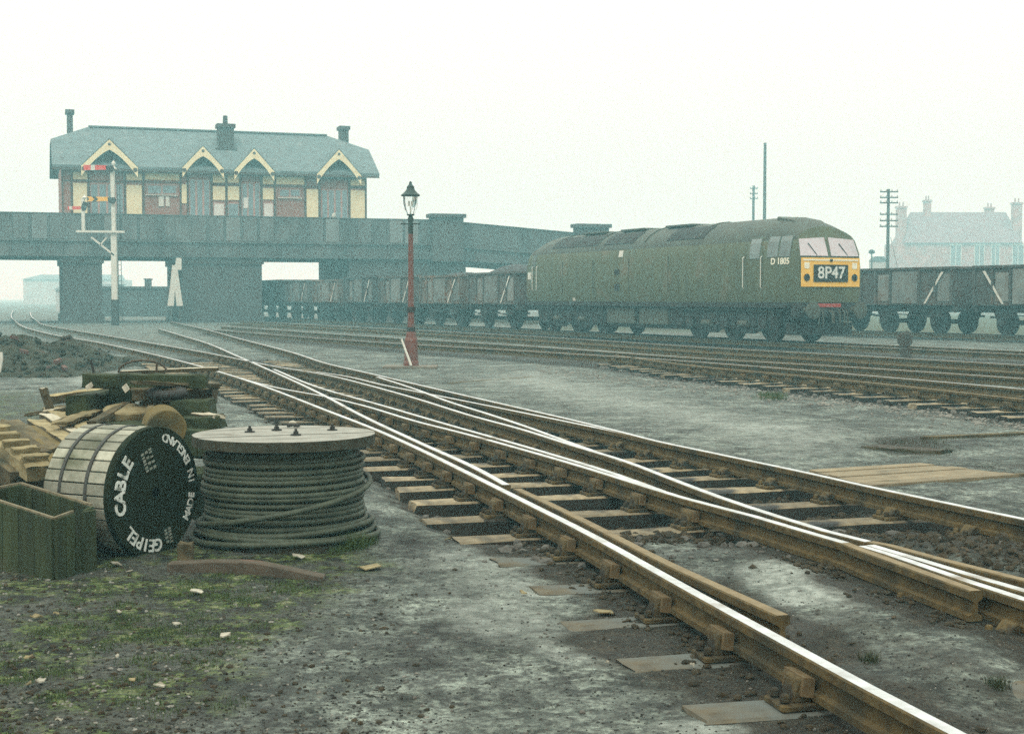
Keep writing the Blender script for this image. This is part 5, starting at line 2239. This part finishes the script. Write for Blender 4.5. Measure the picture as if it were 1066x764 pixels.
# piers
pier_px = [(-400, -250), (65, 106), (190, 273)]
for (xa, xb) in pier_px:
    mb = MB()
    bbox(mb, bt(xa), bt(xb), .25, BW - .2, -.2, ZS - .07)
    bbox(mb, bt(xa) - .12, bt(xb) + .12, .12, BW - .1, -.2, .5)
    bbox(mb, bt(xa) - .12, bt(xb) + .12, .12, BW - .1, ZS - .45, ZS - .065)
    mb.build('pier', 'brick', bridge)
ta = bt(331, BW) + .0
mb = MB()
bbox(mb, ta, bt(486), .25, BW - .2, -.2, ZS - .07)
mb.build('pier', 'brick', bridge)
mb = MB()
bbox(mb, bt(615), TX, .25, BW - .2, -.2, ZS - .07)
mb.build('abutment', 'brick', bridge)

# pale stepped board beside the middle pier
q0 = BO + BN * -.8
def wb(px, py):
    s, z = PV(px, py, (q0.x, q0.y), (BD.x, BD.y))
    p = q0 + BD * s
    return Vector((p.x, p.y, z))


mb = MB()
mb.prism([wb(183.5, 268.5), wb(189, 268.5), wb(189, 281), wb(185, 281), wb(190.5, 318.5), wb(184, 318.5), wb(182, 302), wb(181, 318.5), wb(174.5, 318.5), wb(177, 300), wb(179.5, 276), wb(183, 276)], BN * .25)
ws = thing('white_board', 'tall cream painted board with stepped outline beside the middle bridge pier', 'board', wb(182, 336))
mb.build('board', 'white', ws)
mb = MB()
for px in (178, 187):
    p = wb(px, 319)
    mb.cyl((p.x, p.y + .1, -.1), (p.x, p.y + .1, p.z + .1), .06, n=8)
mb.build('post', 'pole', ws)

# ------------------------------------------------------------------ station building on the bridge
SN = 1.9           # its front wall behind the bridge face


def sb(px, py, n=SN):
    return bp_(px, py, n)


tL = sb(64, 200)[0]
tR = sb(381, 200)[0]
zE = sb(230, 178)[1]                 # wall top
ZB = ZD - .12
st = thing('station_building', 'long timbered station building with slate roof and four gables, up on the bridge', 'building', BP((tL + tR) / 2, SN, ZB))
SDp = 8.0
mb = MB()
bbox(mb, tL, tR, SN, SN + SDp, ZB, zE + .12)
mb.build('wall', 'redbrick', st)
# roof: jerkinhead
tc0 = sb(56.5, 146, SN + 3.0)[0]
NR = SN + SDp / 2
tr0, zr0 = sb(92, 130, NR)
tr1, zr1 = sb(340, 143.5, NR)
ZR = (zr0 + zr1) / 2
e0 = tL - .55
e1 = tR + .75
ze = zE + .05
slope = (ZR - ze) / (SDp / 2 + .7)
tcl, zc = sb(55.5, 145, SN + 1.6)
zc0 = ze + slope * 3.0
nf, nb_ = SN - .7, SN + SDp + .7
nc0, nc1 = nf + 3.0, nb_ - 3.0
roofv = [BP(e0, nf, ze), BP(e1, nf, ze), BP(e1, nc0, zc0), BP(tr1, NR, ZR), BP(tr0, NR, ZR), BP(e0, nc0, zc0),
         BP(e0, nb_, ze), BP(e1, nb_, ze), BP(e1, nc1, zc0), BP(e0, nc1, zc0)]
rf_ = [(0, 1, 2, 3, 4, 5), (7, 6, 9, 4, 3, 8), (5, 4, 9), (2, 8, 3)]
mb = MB()
mb.add(roofv, rf_)
low = [v - Vector((0, 0, .16)) for v in roofv]
mb.add(low, [tuple(reversed(f)) for f in rf_])
edge = [0, 1, 2, 8, 7, 6, 9, 5]
for a, b_ in zip(edge, edge[1:] + edge[:1]):
    mb.add([roofv[a], roofv[b_], low[b_], low[a]], [(3, 2, 1, 0)])
roof = mb.build('roof', 'slate', st)
mb = MB()
mb.beam(BP(tr0, NR, ZR + .03), BP(tr1, NR, ZR + .03), .3, .1)
mb.build('ridge_tile', 'slate', roof)
# gable end infill
mb = MB()
for tt, dd in ((tL + .002, .2), (tR - .202, .2)):
    mb.prism([BP(tt, SN + .002, zE + .5), BP(tt, SN + SDp - .002, zE + .5), BP(tt, nc1 - .1, zc0 - .25), BP(tt, nc0 + .1, zc0 - .25)], BD * dd)
mb.build('gable_end', 'timberframe', st)


def chim(px0, px1, pyt, pyb, n, name='chimney', cap=True, pot=None):
    ta, z1 = sb(px0, pyt, n)
    tb, _ = sb(px1, pyt, n)
    _, z0 = sb(px0, pyb, n)
    mb = MB()
    bbox(mb, ta, tb, n - .45, n + .45, z0 - 1.2, z1 - .25)
    if cap:
        bbox(mb, ta - .1, tb + .1, n - .55, n + .55, z1 - .245, z1)
    c = mb.build(name, 'brick', roof if roof else st)
    if pot:
        mb = MB()
        p = BP((ta + tb) / 2, n, z1)
        _, zp = sb(px0, pot, n)
        mb.cyl(p, (p.x, p.y, zp), .17, .14, n=12)
        mb.build('chimney_pot', 'brick', c)


roof_keep = roof
chim(69.5, 75.5, 115, 137, NR + 2.2)
chim(353.5, 361.5, 132, 153, NR + 1.6)
chim(226.5, 242.5, 129.5, 158, SN + 2.2, pot=120.5)
ta, tb = sb(223.5, 160, SN + 2.2)[0], sb(245.5, 160, SN + 2.2)[0]
mb = MB()
bbox(mb, ta, tb, SN + 1.6, SN + 2.8, zE + .4, sb(230, 155, SN + 2.2)[1])
mb.build('chimney_base', 'brick', roof)
# eaves fascia
mb = MB()
bbox(mb, e0 + .02, e1 - .02, nf - .03, nf + .05, ze - .30, ze - .165)
mb.build('fascia', 'timberframe', st)

# front wall panelling, laid on the wall plane from window and panel positions


def panel(name, mat, xa, xb, ya, yb, proud=.05, parent=None, thick=.05):
    t0_, z1_ = sb(xa, ya, SN - proud)
    t1_, z0_ = sb(xb, yb, SN - proud)
    mb = MB()
    bbox(mb, t0_, t1_, SN - proud, SN - proud + thick, min(z0_, z1_), max(z0_, z1_))
    return mb.build(name, mat, parent or st)


# framing posts and rails
for px in (65, 74.5, 92.5, 130, 149.5, 188, 195.5, 220.2, 235.8, 250, 272.3, 286, 318, 332.5, 363.5, 381):
    panel('frame_post', 'timberframe', px - 1.0, px + 1.0, 178, 232, .09, thick=.1)
for (xa, xb, yy) in ((66, 131, 188.5), (131, 190, 189.5), (220, 250, 192), (272, 333, 193.8), (363, 381, 195)):
    panel('frame_rail', 'timberframe', xa, xb, yy - 1.1, yy + 1.1, .085, thick=.09)
# cream panels
for (xa, xb, ya, yb) in ((76, 91, 190.5, 232), (131.5, 148, 192.5, 232), (189, 194.5, 192, 212), (221.5, 234.5, 194, 208.5), (237, 249.2, 194, 208.5), (273.5, 285, 196, 208), (319, 331.5, 197, 232), (365, 380, 198, 232)):
    panel('cream_panel', 'cream', xa, xb, ya, yb, .06)
for (xa, xb, ya, yb) in ((76, 91, 179, 187), (131.5, 148, 181, 188), (151, 187, 180, 188), (221.5, 234.5, 182, 190.5), (237, 249.2, 182, 190.5), (273.5, 285, 183, 192), (287.5, 317, 184, 192.5), (365, 380, 187, 193.5)):
    panel('upper_panel', 'cream', xa, xb, ya, yb, .055)
# windows
def window(xa, xb, ya, yb, nm, pane='pane', sill=False):
    w = panel('window', 'mullion', xa, xb, ya, yb, .035, thick=.03)
    for k in range(nm):
        p0 = xa + (xb - xa) * k / nm + .9
        p1 = xa + (xb - xa) * (k + 1) / nm - .9
        panel('pane', pane, p0, p1, ya + 1.2, yb - 1.2, .05, parent=w, thick=.02)
    if sill:
        panel('sill', 'white', xa - 1.5, xb + 1.5, yb, yb + 1.6, .12, parent=w, thick=.1)
    return w


window(94, 129, 191, 232, 4)
window(153, 184, 192, 202.5, 2, sill=True)
window(197, 219, 186, 232, 3)
window(222, 234, 211, 230, 1, 'blind')
window(237, 249, 211, 230, 1)
window(251.5, 271, 190, 232, 3)
window(274, 285, 211, 232, 1, 'blind')
window(290.5, 313, 196.5, 205.5, 2, sill=True)
window(334.5, 362.5, 197, 232, 4)
panel('white_window_patch', 'white', 165, 170.5, 204.5, 215, .05)  # white patch painted in as a window reflection
panel('white_window_patch', 'white', 172.5, 176.5, 204.5, 215, .05)  # narrower patch of the same painted window reflection
panel('white_window_patch', 'blind', 253.5, 258.5, 206, 217, .075)  # white pane within the bay glass


# gables
def gable(ax, ay, lx, ly, rx, ry):
    n = SN - .75
    ta, za = sb(ax, ay, n)
    tl, zl = sb(lx, ly, n)
    tr, zr = sb(rx, ry, n)
    hw = (tr - tl) / 2
    tm = (tl + tr) / 2
    zl = zr = (zl + zr) / 2
    gb = MB()
    gb.prism([BP(tl + .25, SN - .1, zl - .2), BP(tr - .25, SN - .1, zl - .2), BP(tm, SN - .1, za - .45)], BN * .3)
    gg = gb.build('gable', 'timberframe', st)
    for (t0_, z0_) in ((tl, zl), (tr, zr)):
        mb = MB()
        # bowed bargeboard from foot to apex
        N_ = 8
        lo, hi = [], []
        for k in range(N_ + 1):
            u = k / N_
            t_ = t0_ + (tm - t0_) * u
            z_ = z0_ + (za - z0_) * u
            hi.append(BP(t_, n, z_ + .04))
            bow = .38 + .20 * (u * 2 - 1) ** 2
            lo.append(BP(t_, n, z_ - bow))
        for k in range(N_):
            mb.prism([lo[k], lo[k + 1], hi[k + 1], hi[k]], BN * .07)
        mb.build('bargeboard', 'cream', gg)
        mb = MB()
        p = BP(t0_ + (tm - t0_) * .09, n - .02, z0_ - .12)
        mb.cyl(p, p + BN * .05, .13, n=12)
        mb.build('boss', 'timberframe', gg)
        # gable roof slope running back into the main roof
        depth = 3.4
        mb = MB()
        a = BP(t0_, n, z0_ + .06)
        b_ = BP(tm, n, za + .06)
        mb.prism([a, b_, b_ + BN * (depth + .8), a + BN * (depth * .25)], (0, 0, .07))
        mb.build('gable_roof', 'slate', gg)
    mb = MB()
    p = BP(tm, n - .02, za - .25)
    mb.cyl(p, p + BN * .04, .09, n=10)
    mb.build('boss', 'timberframe', gg)
    mb = MB()
    for u in (-.35, 0, .35):
        bbox(mb, tm + u * hw - .25, tm + u * hw + .25, SN - .13, SN - .105, zl - .1, zl + .25)
    mb.build('gable_panel', 'upper' if False else 'farwall', gg)


gable(113, 146, 84.5, 173, 143.5, 175.5)
gable(210.5, 153, 190, 175, 233, 176.5)
gable(264.5, 155.5, 244, 178, 285.5, 179.5)
gable(353, 156.5, 330, 182, 376, 183.5)
mb = MB()
ta, zt = sb(357, 222, -.1)
mb.box(0, 0, 0, 0, 0, 0) if False else None
p = BP(sb(347.5, 223, .2)[0], .15, ZP + .1)
mb.rock((p.x, p.y, ZP + .13), .2, 3, 1)
tag(mb.build('white_globe', 'white', smooth=60), 'small white globe on the bridge parapet below the right gable', 'globe')

# ------------------------------------------------------------------ bracket signal
YS = 80.0
sgp = PD(120, 336, YS)
sgl = thing('bracket_signal', 'white bracket semaphore signal with red and yellow arms before the bridge', 'signal', (sgp.x, YS, 0))


def S3(px, py, dy=0.0):
    return PD(px, py, YS + dy)


def sbar(name, mat, a, b_, w, d=.1, dy=0.0, parent=None):
    mb = MB()
    mb.beam(S3(*a, dy), S3(*b_, dy), d, w, up=(0, 0, 1) if abs(a[0] - b_[0]) > abs(a[1] - b_[1]) else (1, 0, 0))
    return mb.build(name, mat, parent or sgl)


mb = MB()
mb.beam((sgp.x, YS, S3(120, 312).z), (sgp.x, YS, S3(120, 243).z), .30, .30)
mb.beam((sgp.x, YS, S3(120, 243).z), (sgp.x - .05, YS, S3(118.5, 177).z), .20, .20)
mb.build('post', 'white', sgl)
mb = MB()
mb.beam((sgp.x, YS, -.1), (sgp.x, YS, S3(120, 312).z), .36, .36)
mb.build('post_base', 'iron', sgl)
mb = MB()
p = S3(118.3, 177)
mb.lathe((p.x, YS, p.z), [(.14, 0), (.2, .05), (.1, .14), (.05, .2), (.09, .28), (.12, .36), (.08, .44), (.01, .52)], n=12)
mb.build('finial', 'white', sgl, smooth=50)
sbar('bracket', 'white', (79.5, 241), (129.5, 241.5), .12, .2, -.2)
sbar('brace', 'white', (95, 247), (119, 266), .09, .1, -.1)
sbar('brace', 'white', (111, 247.5), (104.5, 255), .08, .1, -.1)
mb = MB()
p = S3(88, 241)
mb.beam((p.x, YS - .2, p.z), (p.x, YS - .2, S3(88, 207).z), .16, .16)
mb.build('doll_post', 'white', sgl)
mb = MB()
p = S3(88, 207, -.2)
mb.lathe((p.x, YS - .2, p.z), [(.1, 0), (.14, .05), (.05, .15), (.01, .25)], n=10)
mb.build('doll_finial', 'white', sgl)


def arm(x0, x1, y, wid, mat, stripe=None, smat='white', notch=False, parent=None, dy=-.25):
    a0, a1 = S3(x0, y, dy), S3(x1, y, dy)
    h_ = wid / 2
    mb = MB()
    pts = [a0 + Vector((0, 0, h_)), a1 + Vector((0, 0, h_ * .8)), a1 - Vector((0, 0, h_ * .8)), a0 - Vector((0, 0, h_))]
    if notch:
        pts = pts + [a0 + Vector((.14, 0, 0))]
    mb.prism(pts, (0, .04, 0))
    am = mb.build('signal_arm', mat, sgl)
    if stripe:
        s0, s1 = S3(stripe[0], y, dy - .02), S3(stripe[1], y, dy - .02)
        mb = MB()
        if notch:
            k = Vector((.16, 0, 0))
            mb.prism([s0 + Vector((0, 0, h_)), s0 + k, s0 - Vector((0, 0, h_)), s1 - Vector((0, 0, h_)), s1 + k, s1 + Vector((0, 0, h_))], (0, .018, 0))
        else:
            mb.prism([s0 + Vector((0, 0, h_ * .98)), s1 + Vector((0, 0, h_ * .95)), s1 - Vector((0, 0, h_ * .95)), s0 - Vector((0, 0, h_ * .98))], (0, .018, 0))
        mb.build('arm_stripe', smat, am)
    return am


arm(87, 111.5, 174.6, .30, 'sigred', (94.5, 98.8))
arm(90.5, 113, 207.3, .28, 'sigyellow', (95.5, 99), 'iron', True)
arm(70.5, 84, 216.6, .2, 'sigred', (72, 75.2))
for (px, py) in ((114.5, 175.5), (116.5, 208.5)):
    mb = MB()
    p = S3(px, py, -.25)
    mb.prism([p + Vector((-.25, 0, .14)), p + Vector((.15, 0, .16)), p + Vector((.25, 0, 0)), p + Vector((.12, 0, -.2)), p + Vector((-.2, 0, -.14))], (0, .05, 0))
    mb.build('spectacle', 'iron', sgl)
mb = MB()
p = S3(87.5, 213.5, -.3)
mb.prism([p + Vector((-.18, 0, -.15)), p + Vector((-.05, 0, .2)), p + Vector((.2, 0, .14)), p + Vector((.1, 0, -.3)), p + Vector((-.1, 0, -.34))], (0, .05, 0))
mb.build('spectacle', 'iron', sgl)
mb = MB()
for dx in (-.12, .12):
    mb.cyl((sgp.x + .28 + dx * .8, YS + .1, .1), (sgp.x + .24 + dx * .6, YS + .1, S3(118, 190).z), .02, n=6)
for k in range(24):
    z = .4 + k * .3
    if z < S3(118, 192).z:
        mb.cyl((sgp.x + .18, YS + .1, z), (sgp.x + .36, YS + .1, z), .012, n=5)
mb.build('ladder', 'iron', sgl)

# ------------------------------------------------------------------ telegraph poles and far things


def tele(px, ytop, Y, arms, hw, label, w=.13, guy=None):
    p = PD(px, ytop, Y)
    t = thing('telegraph_pole', label, 'telegraph pole', (p.x, Y, 0))
    mb = MB()
    mb.cyl((p.x, Y, -.1), (p.x, Y, p.z), w * 1.15, w * .85, n=10)
    mb.build('pole', 'pole', t, smooth=40)
    for ay in arms:
        q = PD(px, ay, Y)
        mb = MB()
        mb.box(p.x - hw, p.x + hw, Y - w - .1, Y - w, q.z - .05, q.z + .05)
        ca = mb.build('crossarm', 'pole', t)
        mb = MB()
        for k in range(4):
            xx = p.x + hw * (-.92 + k * .613)
            mb.lathe((xx, Y - w - .05, q.z + .05), [(.03, 0), (.03, .03), (.055, .05), (.05, .12), (.02, .15)], n=8)
        mb.build('insulator', 'farwall', ca)
    return t


tele(925, 197, 112, (200, 206, 211.5, 223.5, 230, 236), .70, 'dark telegraph pole with six crossarms behind the wagons at right')
tele(784.5, 193.5, 155, (196.5, 202, 207), .42, 'small faint telegraph pole rising behind the locomotive roof', .16)
mb = MB()
p = PD(796.5, 149, 135)
mb.cyl((p.x, 135, -.1), (p.x, 135, p.z), .19, .14, n=10)
tag(mb.build('tall_pole', 'pole', smooth=40), 'tall bare pole rising behind the locomotive roof', 'pole')
mb = MB()
mb.tube([PD(927, 247, 111.6), PD(932, 268, 105), PD(938.5, 300, 97), PD(941, 327, 90)], .02, 5)
tag(mb.build('guy_wire', 'iron'), 'thin guy wire slanting from the right telegraph pole', 'wire')
mb = MB()
p = PD(907.5, 261.5, 150)
mb.lathe((p.x, 150, p.z - .2), [(.1, -.1), (.35, 0), (.3, .25), (.05, .4)], n=12)
yl = thing('yard_lamp', 'faint yard lamp between the locomotive nose and the telegraph pole', 'lamp', (p.x, 150, 0))
mb.build('lamp_shade', 'iron', yl)
mb = MB()
mb.cyl((p.x, 150, 0), (p.x, 150, p.z - .25), .07, n=8)
mb.build('pole', 'pole', yl)
p = PD(916, 272, 150)
hut = thing('hut', 'small hazy hut beside the foot of the right telegraph pole', 'hut', (p.x, 150, 0))
mb = MB()
mb.box(p.x - .75, p.x + .75, 150, 151.5, 0, p.z)
mb.build('wall', 'farwall', hut)
mb = MB()
mb.prism([(p.x - .8, 149.9, p.z), (p.x + .8, 149.9, p.z), (p.x + .4, 149.9, p.z + .5), (p.x - .4, 149.9, p.z + .5)], (0, 1.8, 0))
mb.build('roof', 'slate', hut)

# terraced house at right
YH = 265.0


def Hh(px, py, Y=YH):
    return PD(px, py, Y)


xL, xR = Hh(934, 250).x, Hh(1110, 250).x
zEv = Hh(1000, 253).z
zRd = Hh(1000, 219.5).z
hs = thing('terraced_house', 'faint brick terrace with slate roof and chimneys far off in the haze at right', 'house', ((xL + xR) / 2, YH, 0))
mb = MB()
mb.box(xL, xR, YH, YH + 9, -.2, zEv)
mb.build('wall', 'housebrick', hs)
mb = MB()
x0, x1 = Hh(948.5, 220, YH + 4).x, Hh(1048, 220, YH + 4).x
v = [(Hh(941, 252).x, YH - .5, zEv), (Hh(1064, 252).x, YH - .5, zEv), (x1, YH + 4.5, zRd), (x0, YH + 4.5, zRd), (Hh(941, 252).x, YH + 9.5, zEv), (Hh(1064, 252).x, YH + 9.5, zEv)]
mb.add(v, [(0, 1, 2, 3), (5, 4, 3, 2), (0, 3, 4), (1, 5, 2), (0, 4, 5, 1)])
hr = mb.build('roof', 'houseslate', hs)
for (xa, xb, yt, Y) in ((933.5, 943, 215, YH + 2), (962, 968.5, 208.5, YH + 4.5), (1026, 1034, 216, YH + 6), (1054, 1063, 211, YH + 2)):
    mb = MB()
    a, b_ = Hh(xa, yt, Y), Hh(xb, yt, Y)
    mb.box(a.x, b_.x, Y - .7, Y + .7, zEv - 2 if yt != 208.5 else zEv + 2, a.z - .35)
    mb.box(a.x - .15, b_.x + .15, Y - .85, Y + .85, a.z - .345, a.z)
    c = mb.build('chimney', 'housebrick', hr)
    mb = MB()
    for k in range(2):
        xx = a.x + (b_.x - a.x) * (.3 + .4 * k)
        mb.cyl((xx, Y, a.z), (xx, Y, a.z + .8), .18, .14, n=8)
    mb.build('chimney_pot', 'housebrick', c)
for (xa, xb) in ((989, 1001), (1014, 1025), (1031.5, 1041), (1053.5, 1066)):
    mb = MB()
    a, b_ = Hh(xa, 254, YH - .06), Hh(xb, 276, YH - .06)
    mb.box(a.x, b_.x, YH - .1, YH + .02, a.z - .25, a.z)
    w = mb.build('window', 'white', hs)
    mb = MB()
    mb.box(a.x + .2, b_.x - .2, YH - .06, YH + .04, b_.z, a.z - .26)
    mb.build('pane', 'farpane', w)
    mb = MB()
    for xx in (a.x + .1, (a.x + b_.x) / 2, b_.x - .1):
        mb.box(xx - .05, xx + .05, YH - .1, YH - .062, b_.z, a.z - .255)
    mb.build('frame', 'white', w)

# far left: pale works building and platform wall seen under the bridge
p0, p1 = PD(24, 291, 330), PD(120, 330, 330)
wk = thing('warehouse', 'pale hazy warehouse seen under the left span of the bridge', 'warehouse', ((p0.x + p1.x) / 2, 330, 0))
mb = MB()
mb.box(p0.x, p1.x, 330, 345, -.2, p0.z)
mb.build('wall', 'farwall', wk)
mb = MB()
mb.prism([(p0.x - .4, 329.6, p0.z), (p1.x + .4, 329.6, p0.z), (p1.x - 2, 336, p0.z + 1.2), (p0.x + 2, 336, p0.z + 1.2)], (0, 8, 0))
mb.build('roof', 'slate', wk)
mb = MB()
p = PD(58, 302, 160)
mb.box(p.x, p.x + 6, 160, 166, -.1, p.z)
lh = thing('lineside_hut', 'low dark hut under the left span beside the first pier', 'hut', (p.x + 3, 160, 0))
mb.build('wall', 'farwall', lh)
mb = MB()
mb.prism([(p.x - .2, 159.8, p.z), (p.x + 6.2, 159.8, p.z), (p.x + 6.2, 163, p.z + .7), (p.x - .2, 163, p.z + .7)], (0, 3.5, 0))
mb.build('roof', 'slate', lh)
mb = MB()
pa, pb = PD(104, 297, 118), PD(175, 301, 118)
mb.box(pa.x, pb.x + 3, 118, 119.0, -.1, pa.z - .3)
mb.box(pa.x - .1, pb.x + 3.1, 117.9, 119.1, pa.z - .297, pa.z - .1)
pw = tag(mb.build('brick_wall', 'brick'), 'low brick wall seen through the second span of the bridge', 'wall')
mb = MB()
p = PD(150.5, 291.5, 121)
q_ = PD(156, 291.5, 121)
mb.box(p.x, q_.x, 121, 121.6, -.1, p.z)
mb.box(p.x - .08, q_.x + .08, 120.95, 121.65, p.z + .002, p.z + .12)
tag(mb.build('brick_pillar', 'brick'), 'short square pillar above the low wall under the second span', 'pillar')

# ------------------------------------------------------------------ rubble heap at the left
mb = MB()
hc = P(28, 386, 0)
vs = []
nu, nv = 34, 24
for i in range(nu + 1):
    for j in range(nv + 1):
        u, v = i / nu, j / nv
        x = -12.5 + 4.0 * u
        y = 27.5 + 8 * v
        e = max(0, 1 - ((u - .25) / .8) ** 2) * math.sin(PI * v) ** .7
        e *= (1 if u < 1 else 0)
        nz_ = float(fbm(np.array([x]), np.array([y]), 1.3, 4)[0])
        vs.append((x, y, -.05 + e * (.62 + 1.0 * nz_)))
mb.add(vs, [(i * (nv + 1) + j, (i + 1) * (nv + 1) + j, (i + 1) * (nv + 1) + j + 1, i * (nv + 1) + j + 1) for i in range(nu) for j in range(nv)])
r = random.Random(31)
for k in range(260):
    u, v = r.random() * .95, r.random() * .7
    x, y = -12.5 + 4.0 * u, 27.5 + 8 * v
    e = max(0, 1 - ((u - .25) / .8) ** 2) * math.sin(PI * v) ** .7
    nz_ = float(fbm(np.array([x]), np.array([y]), 1.3, 4)[0])
    mb.rock((x, y, -.03 + e * (.62 + 1.0 * nz_)), r.uniform(.03, .11), k, .7)
tag(mb.build('rubble_heap', 'rubble'), 'dark heap of ash and rubble at the left edge beyond the timber pile', 'rubble', kind='stuff')
for i, (px, py, dsc) in enumerate([(48, 384, 'nearest'), (60, 376, 'highest right'), (67, 383, 'rightmost'), (25, 366, 'uppermost'), (15, 352, 'far left')]):
    p = PD(px, py, 28.4)
    mb = MB()
    a = i * 1.1
    mb.frame_box((0, 0, 0), (.085 * math.cos(a), .085 * math.sin(a), .02), (-.045 * math.sin(a), .055 * math.cos(a), 0), (0, -.01, .04))
    o = mb.build('brick', 'brickred', bevel=.01)
    o.location = (p.x, p.y, max(p.z, .03))
    tag(o, f'broken pinkish brick on the rubble heap, {dsc} of five', 'brick', 'broken bricks on the rubble heap')
mb = MB()
mb.prism([PD(-6, 366, 27.5), PD(2, 367, 27.5), PD(2.5, 375, 27.5), PD(0, 388, 27.5), PD(-6, 388, 27.5)], (0, .05, 0))
tag(mb.build('white_board', 'white'), 'broken white board standing at the left edge beside the rubble heap', 'board')

# ------------------------------------------------------------------ sky, sun, haze
w = bpy.data.worlds.new('World')
scn.world = w
w.use_nodes = True
nt = w.node_tree
for n_ in list(nt.nodes):
    nt.nodes.remove(n_)
N = nt.nodes.new
L = nt.links.new
SUN_EL, SUN_AZ = math.radians(52), math.radians(205)
sky = N('ShaderNodeTexSky')
sky.sky_type = 'NISHITA'
sky.sun_disc = False
sky.sun_elevation = SUN_EL
sky.sun_rotation = SUN_AZ
sky.air_density = 1.0
sky.dust_density = 6.0
mx = N('ShaderNodeMix')
mx.data_type = 'RGBA'
mx.inputs[0].default_value = .88
L(sky.outputs[0], mx.inputs[6])
# standard overcast luminance: (1 + 2 sin(elevation)) / 3 of the zenith
tcw = N('ShaderNodeTexCoord')
sxyz = N('ShaderNodeSeparateXYZ')
L(tcw.outputs['Generated'], sxyz.inputs[0])
mrw = N('ShaderNodeMapRange')
mrw.inputs['From Min'].default_value = 0.0
mrw.inputs['From Max'].default_value = 1.0
mrw.inputs['To Min'].default_value = 1.0
mrw.inputs['To Max'].default_value = 3.0
L(sxyz.outputs['Z'], mrw.inputs['Value'])
cmul = N('ShaderNodeMix')
cmul.data_type = 'RGBA'
cmul.blend_type = 'MULTIPLY'
cmul.inputs[0].default_value = 1.0
cmul.inputs[6].default_value = (7.85, 8.45, 7.6, 1)
L(mrw.outputs[0], cmul.inputs[7])
L(cmul.outputs[2], mx.inputs[7])
bg = N('ShaderNodeBackground')
bg.inputs['Strength'].default_value = .10
L(mx.outputs[2], bg.inputs['Color'])
wo = N('ShaderNodeOutputWorld')
L(bg.outputs[0], wo.inputs[0])

sl = bpy.data.lights.new('sun', 'SUN')
sl.energy = 1.2
sl.angle = math.radians(25)
sl.color = (1.0, .98, .86)
so = bpy.data.objects.new('sun', sl)
COL.objects.link(so)
so.location = (-20, -30, 60)
# sky sun_rotation is measured clockwise from +Y seen from above
dirv = Vector((math.sin(SUN_AZ) * math.cos(SUN_EL), math.cos(SUN_AZ) * math.cos(SUN_EL), math.sin(SUN_EL)))
so.rotation_euler = dirv.to_track_quat('Z', 'Y').to_euler()

hm = bpy.data.materials.new('haze_air')
hm.use_nodes = True
nt = hm.node_tree
for n_ in list(nt.nodes):
    nt.nodes.remove(n_)
vol = nt.nodes.new('ShaderNodeVolumePrincipled')
vol.inputs['Color'].default_value = (.42, .86, .94, 1)
vol.inputs['Absorption Color'].default_value = (1, 1, 1, 1)
vol.inputs['Density'].default_value = .0033
vol.inputs['Anisotropy'].default_value = 0.0
out = nt.nodes.new('ShaderNodeOutputMaterial')
nt.links.new(vol.outputs[0], out.inputs['Volume'])
mb = MB()
mb.box(-1600, 1600, -500, 1600, -1.5, 26.0)
tag(mb.build('haze', hm), 'pale blue-green mist filling the whole yard', 'haze', kind='stuff')

scn.view_settings.view_transform = 'Standard'
scn.view_settings.look = 'None'
scn.view_settings.exposure = 0.15
scn.view_settings.gamma = 1.0
scn.render.engine = 'CYCLES'
scn.cycles.max_bounces = 5
scn.cycles.diffuse_bounces = 2
scn.cycles.glossy_bounces = 2
scn.cycles.transmission_bounces = 4
scn.cycles.volume_bounces = 1
scn.cycles.use_denoising = False
scn.cycles.sample_clamp_indirect = 4.0
print('objects', len(scn.objects), 'chairs', n_chairs)
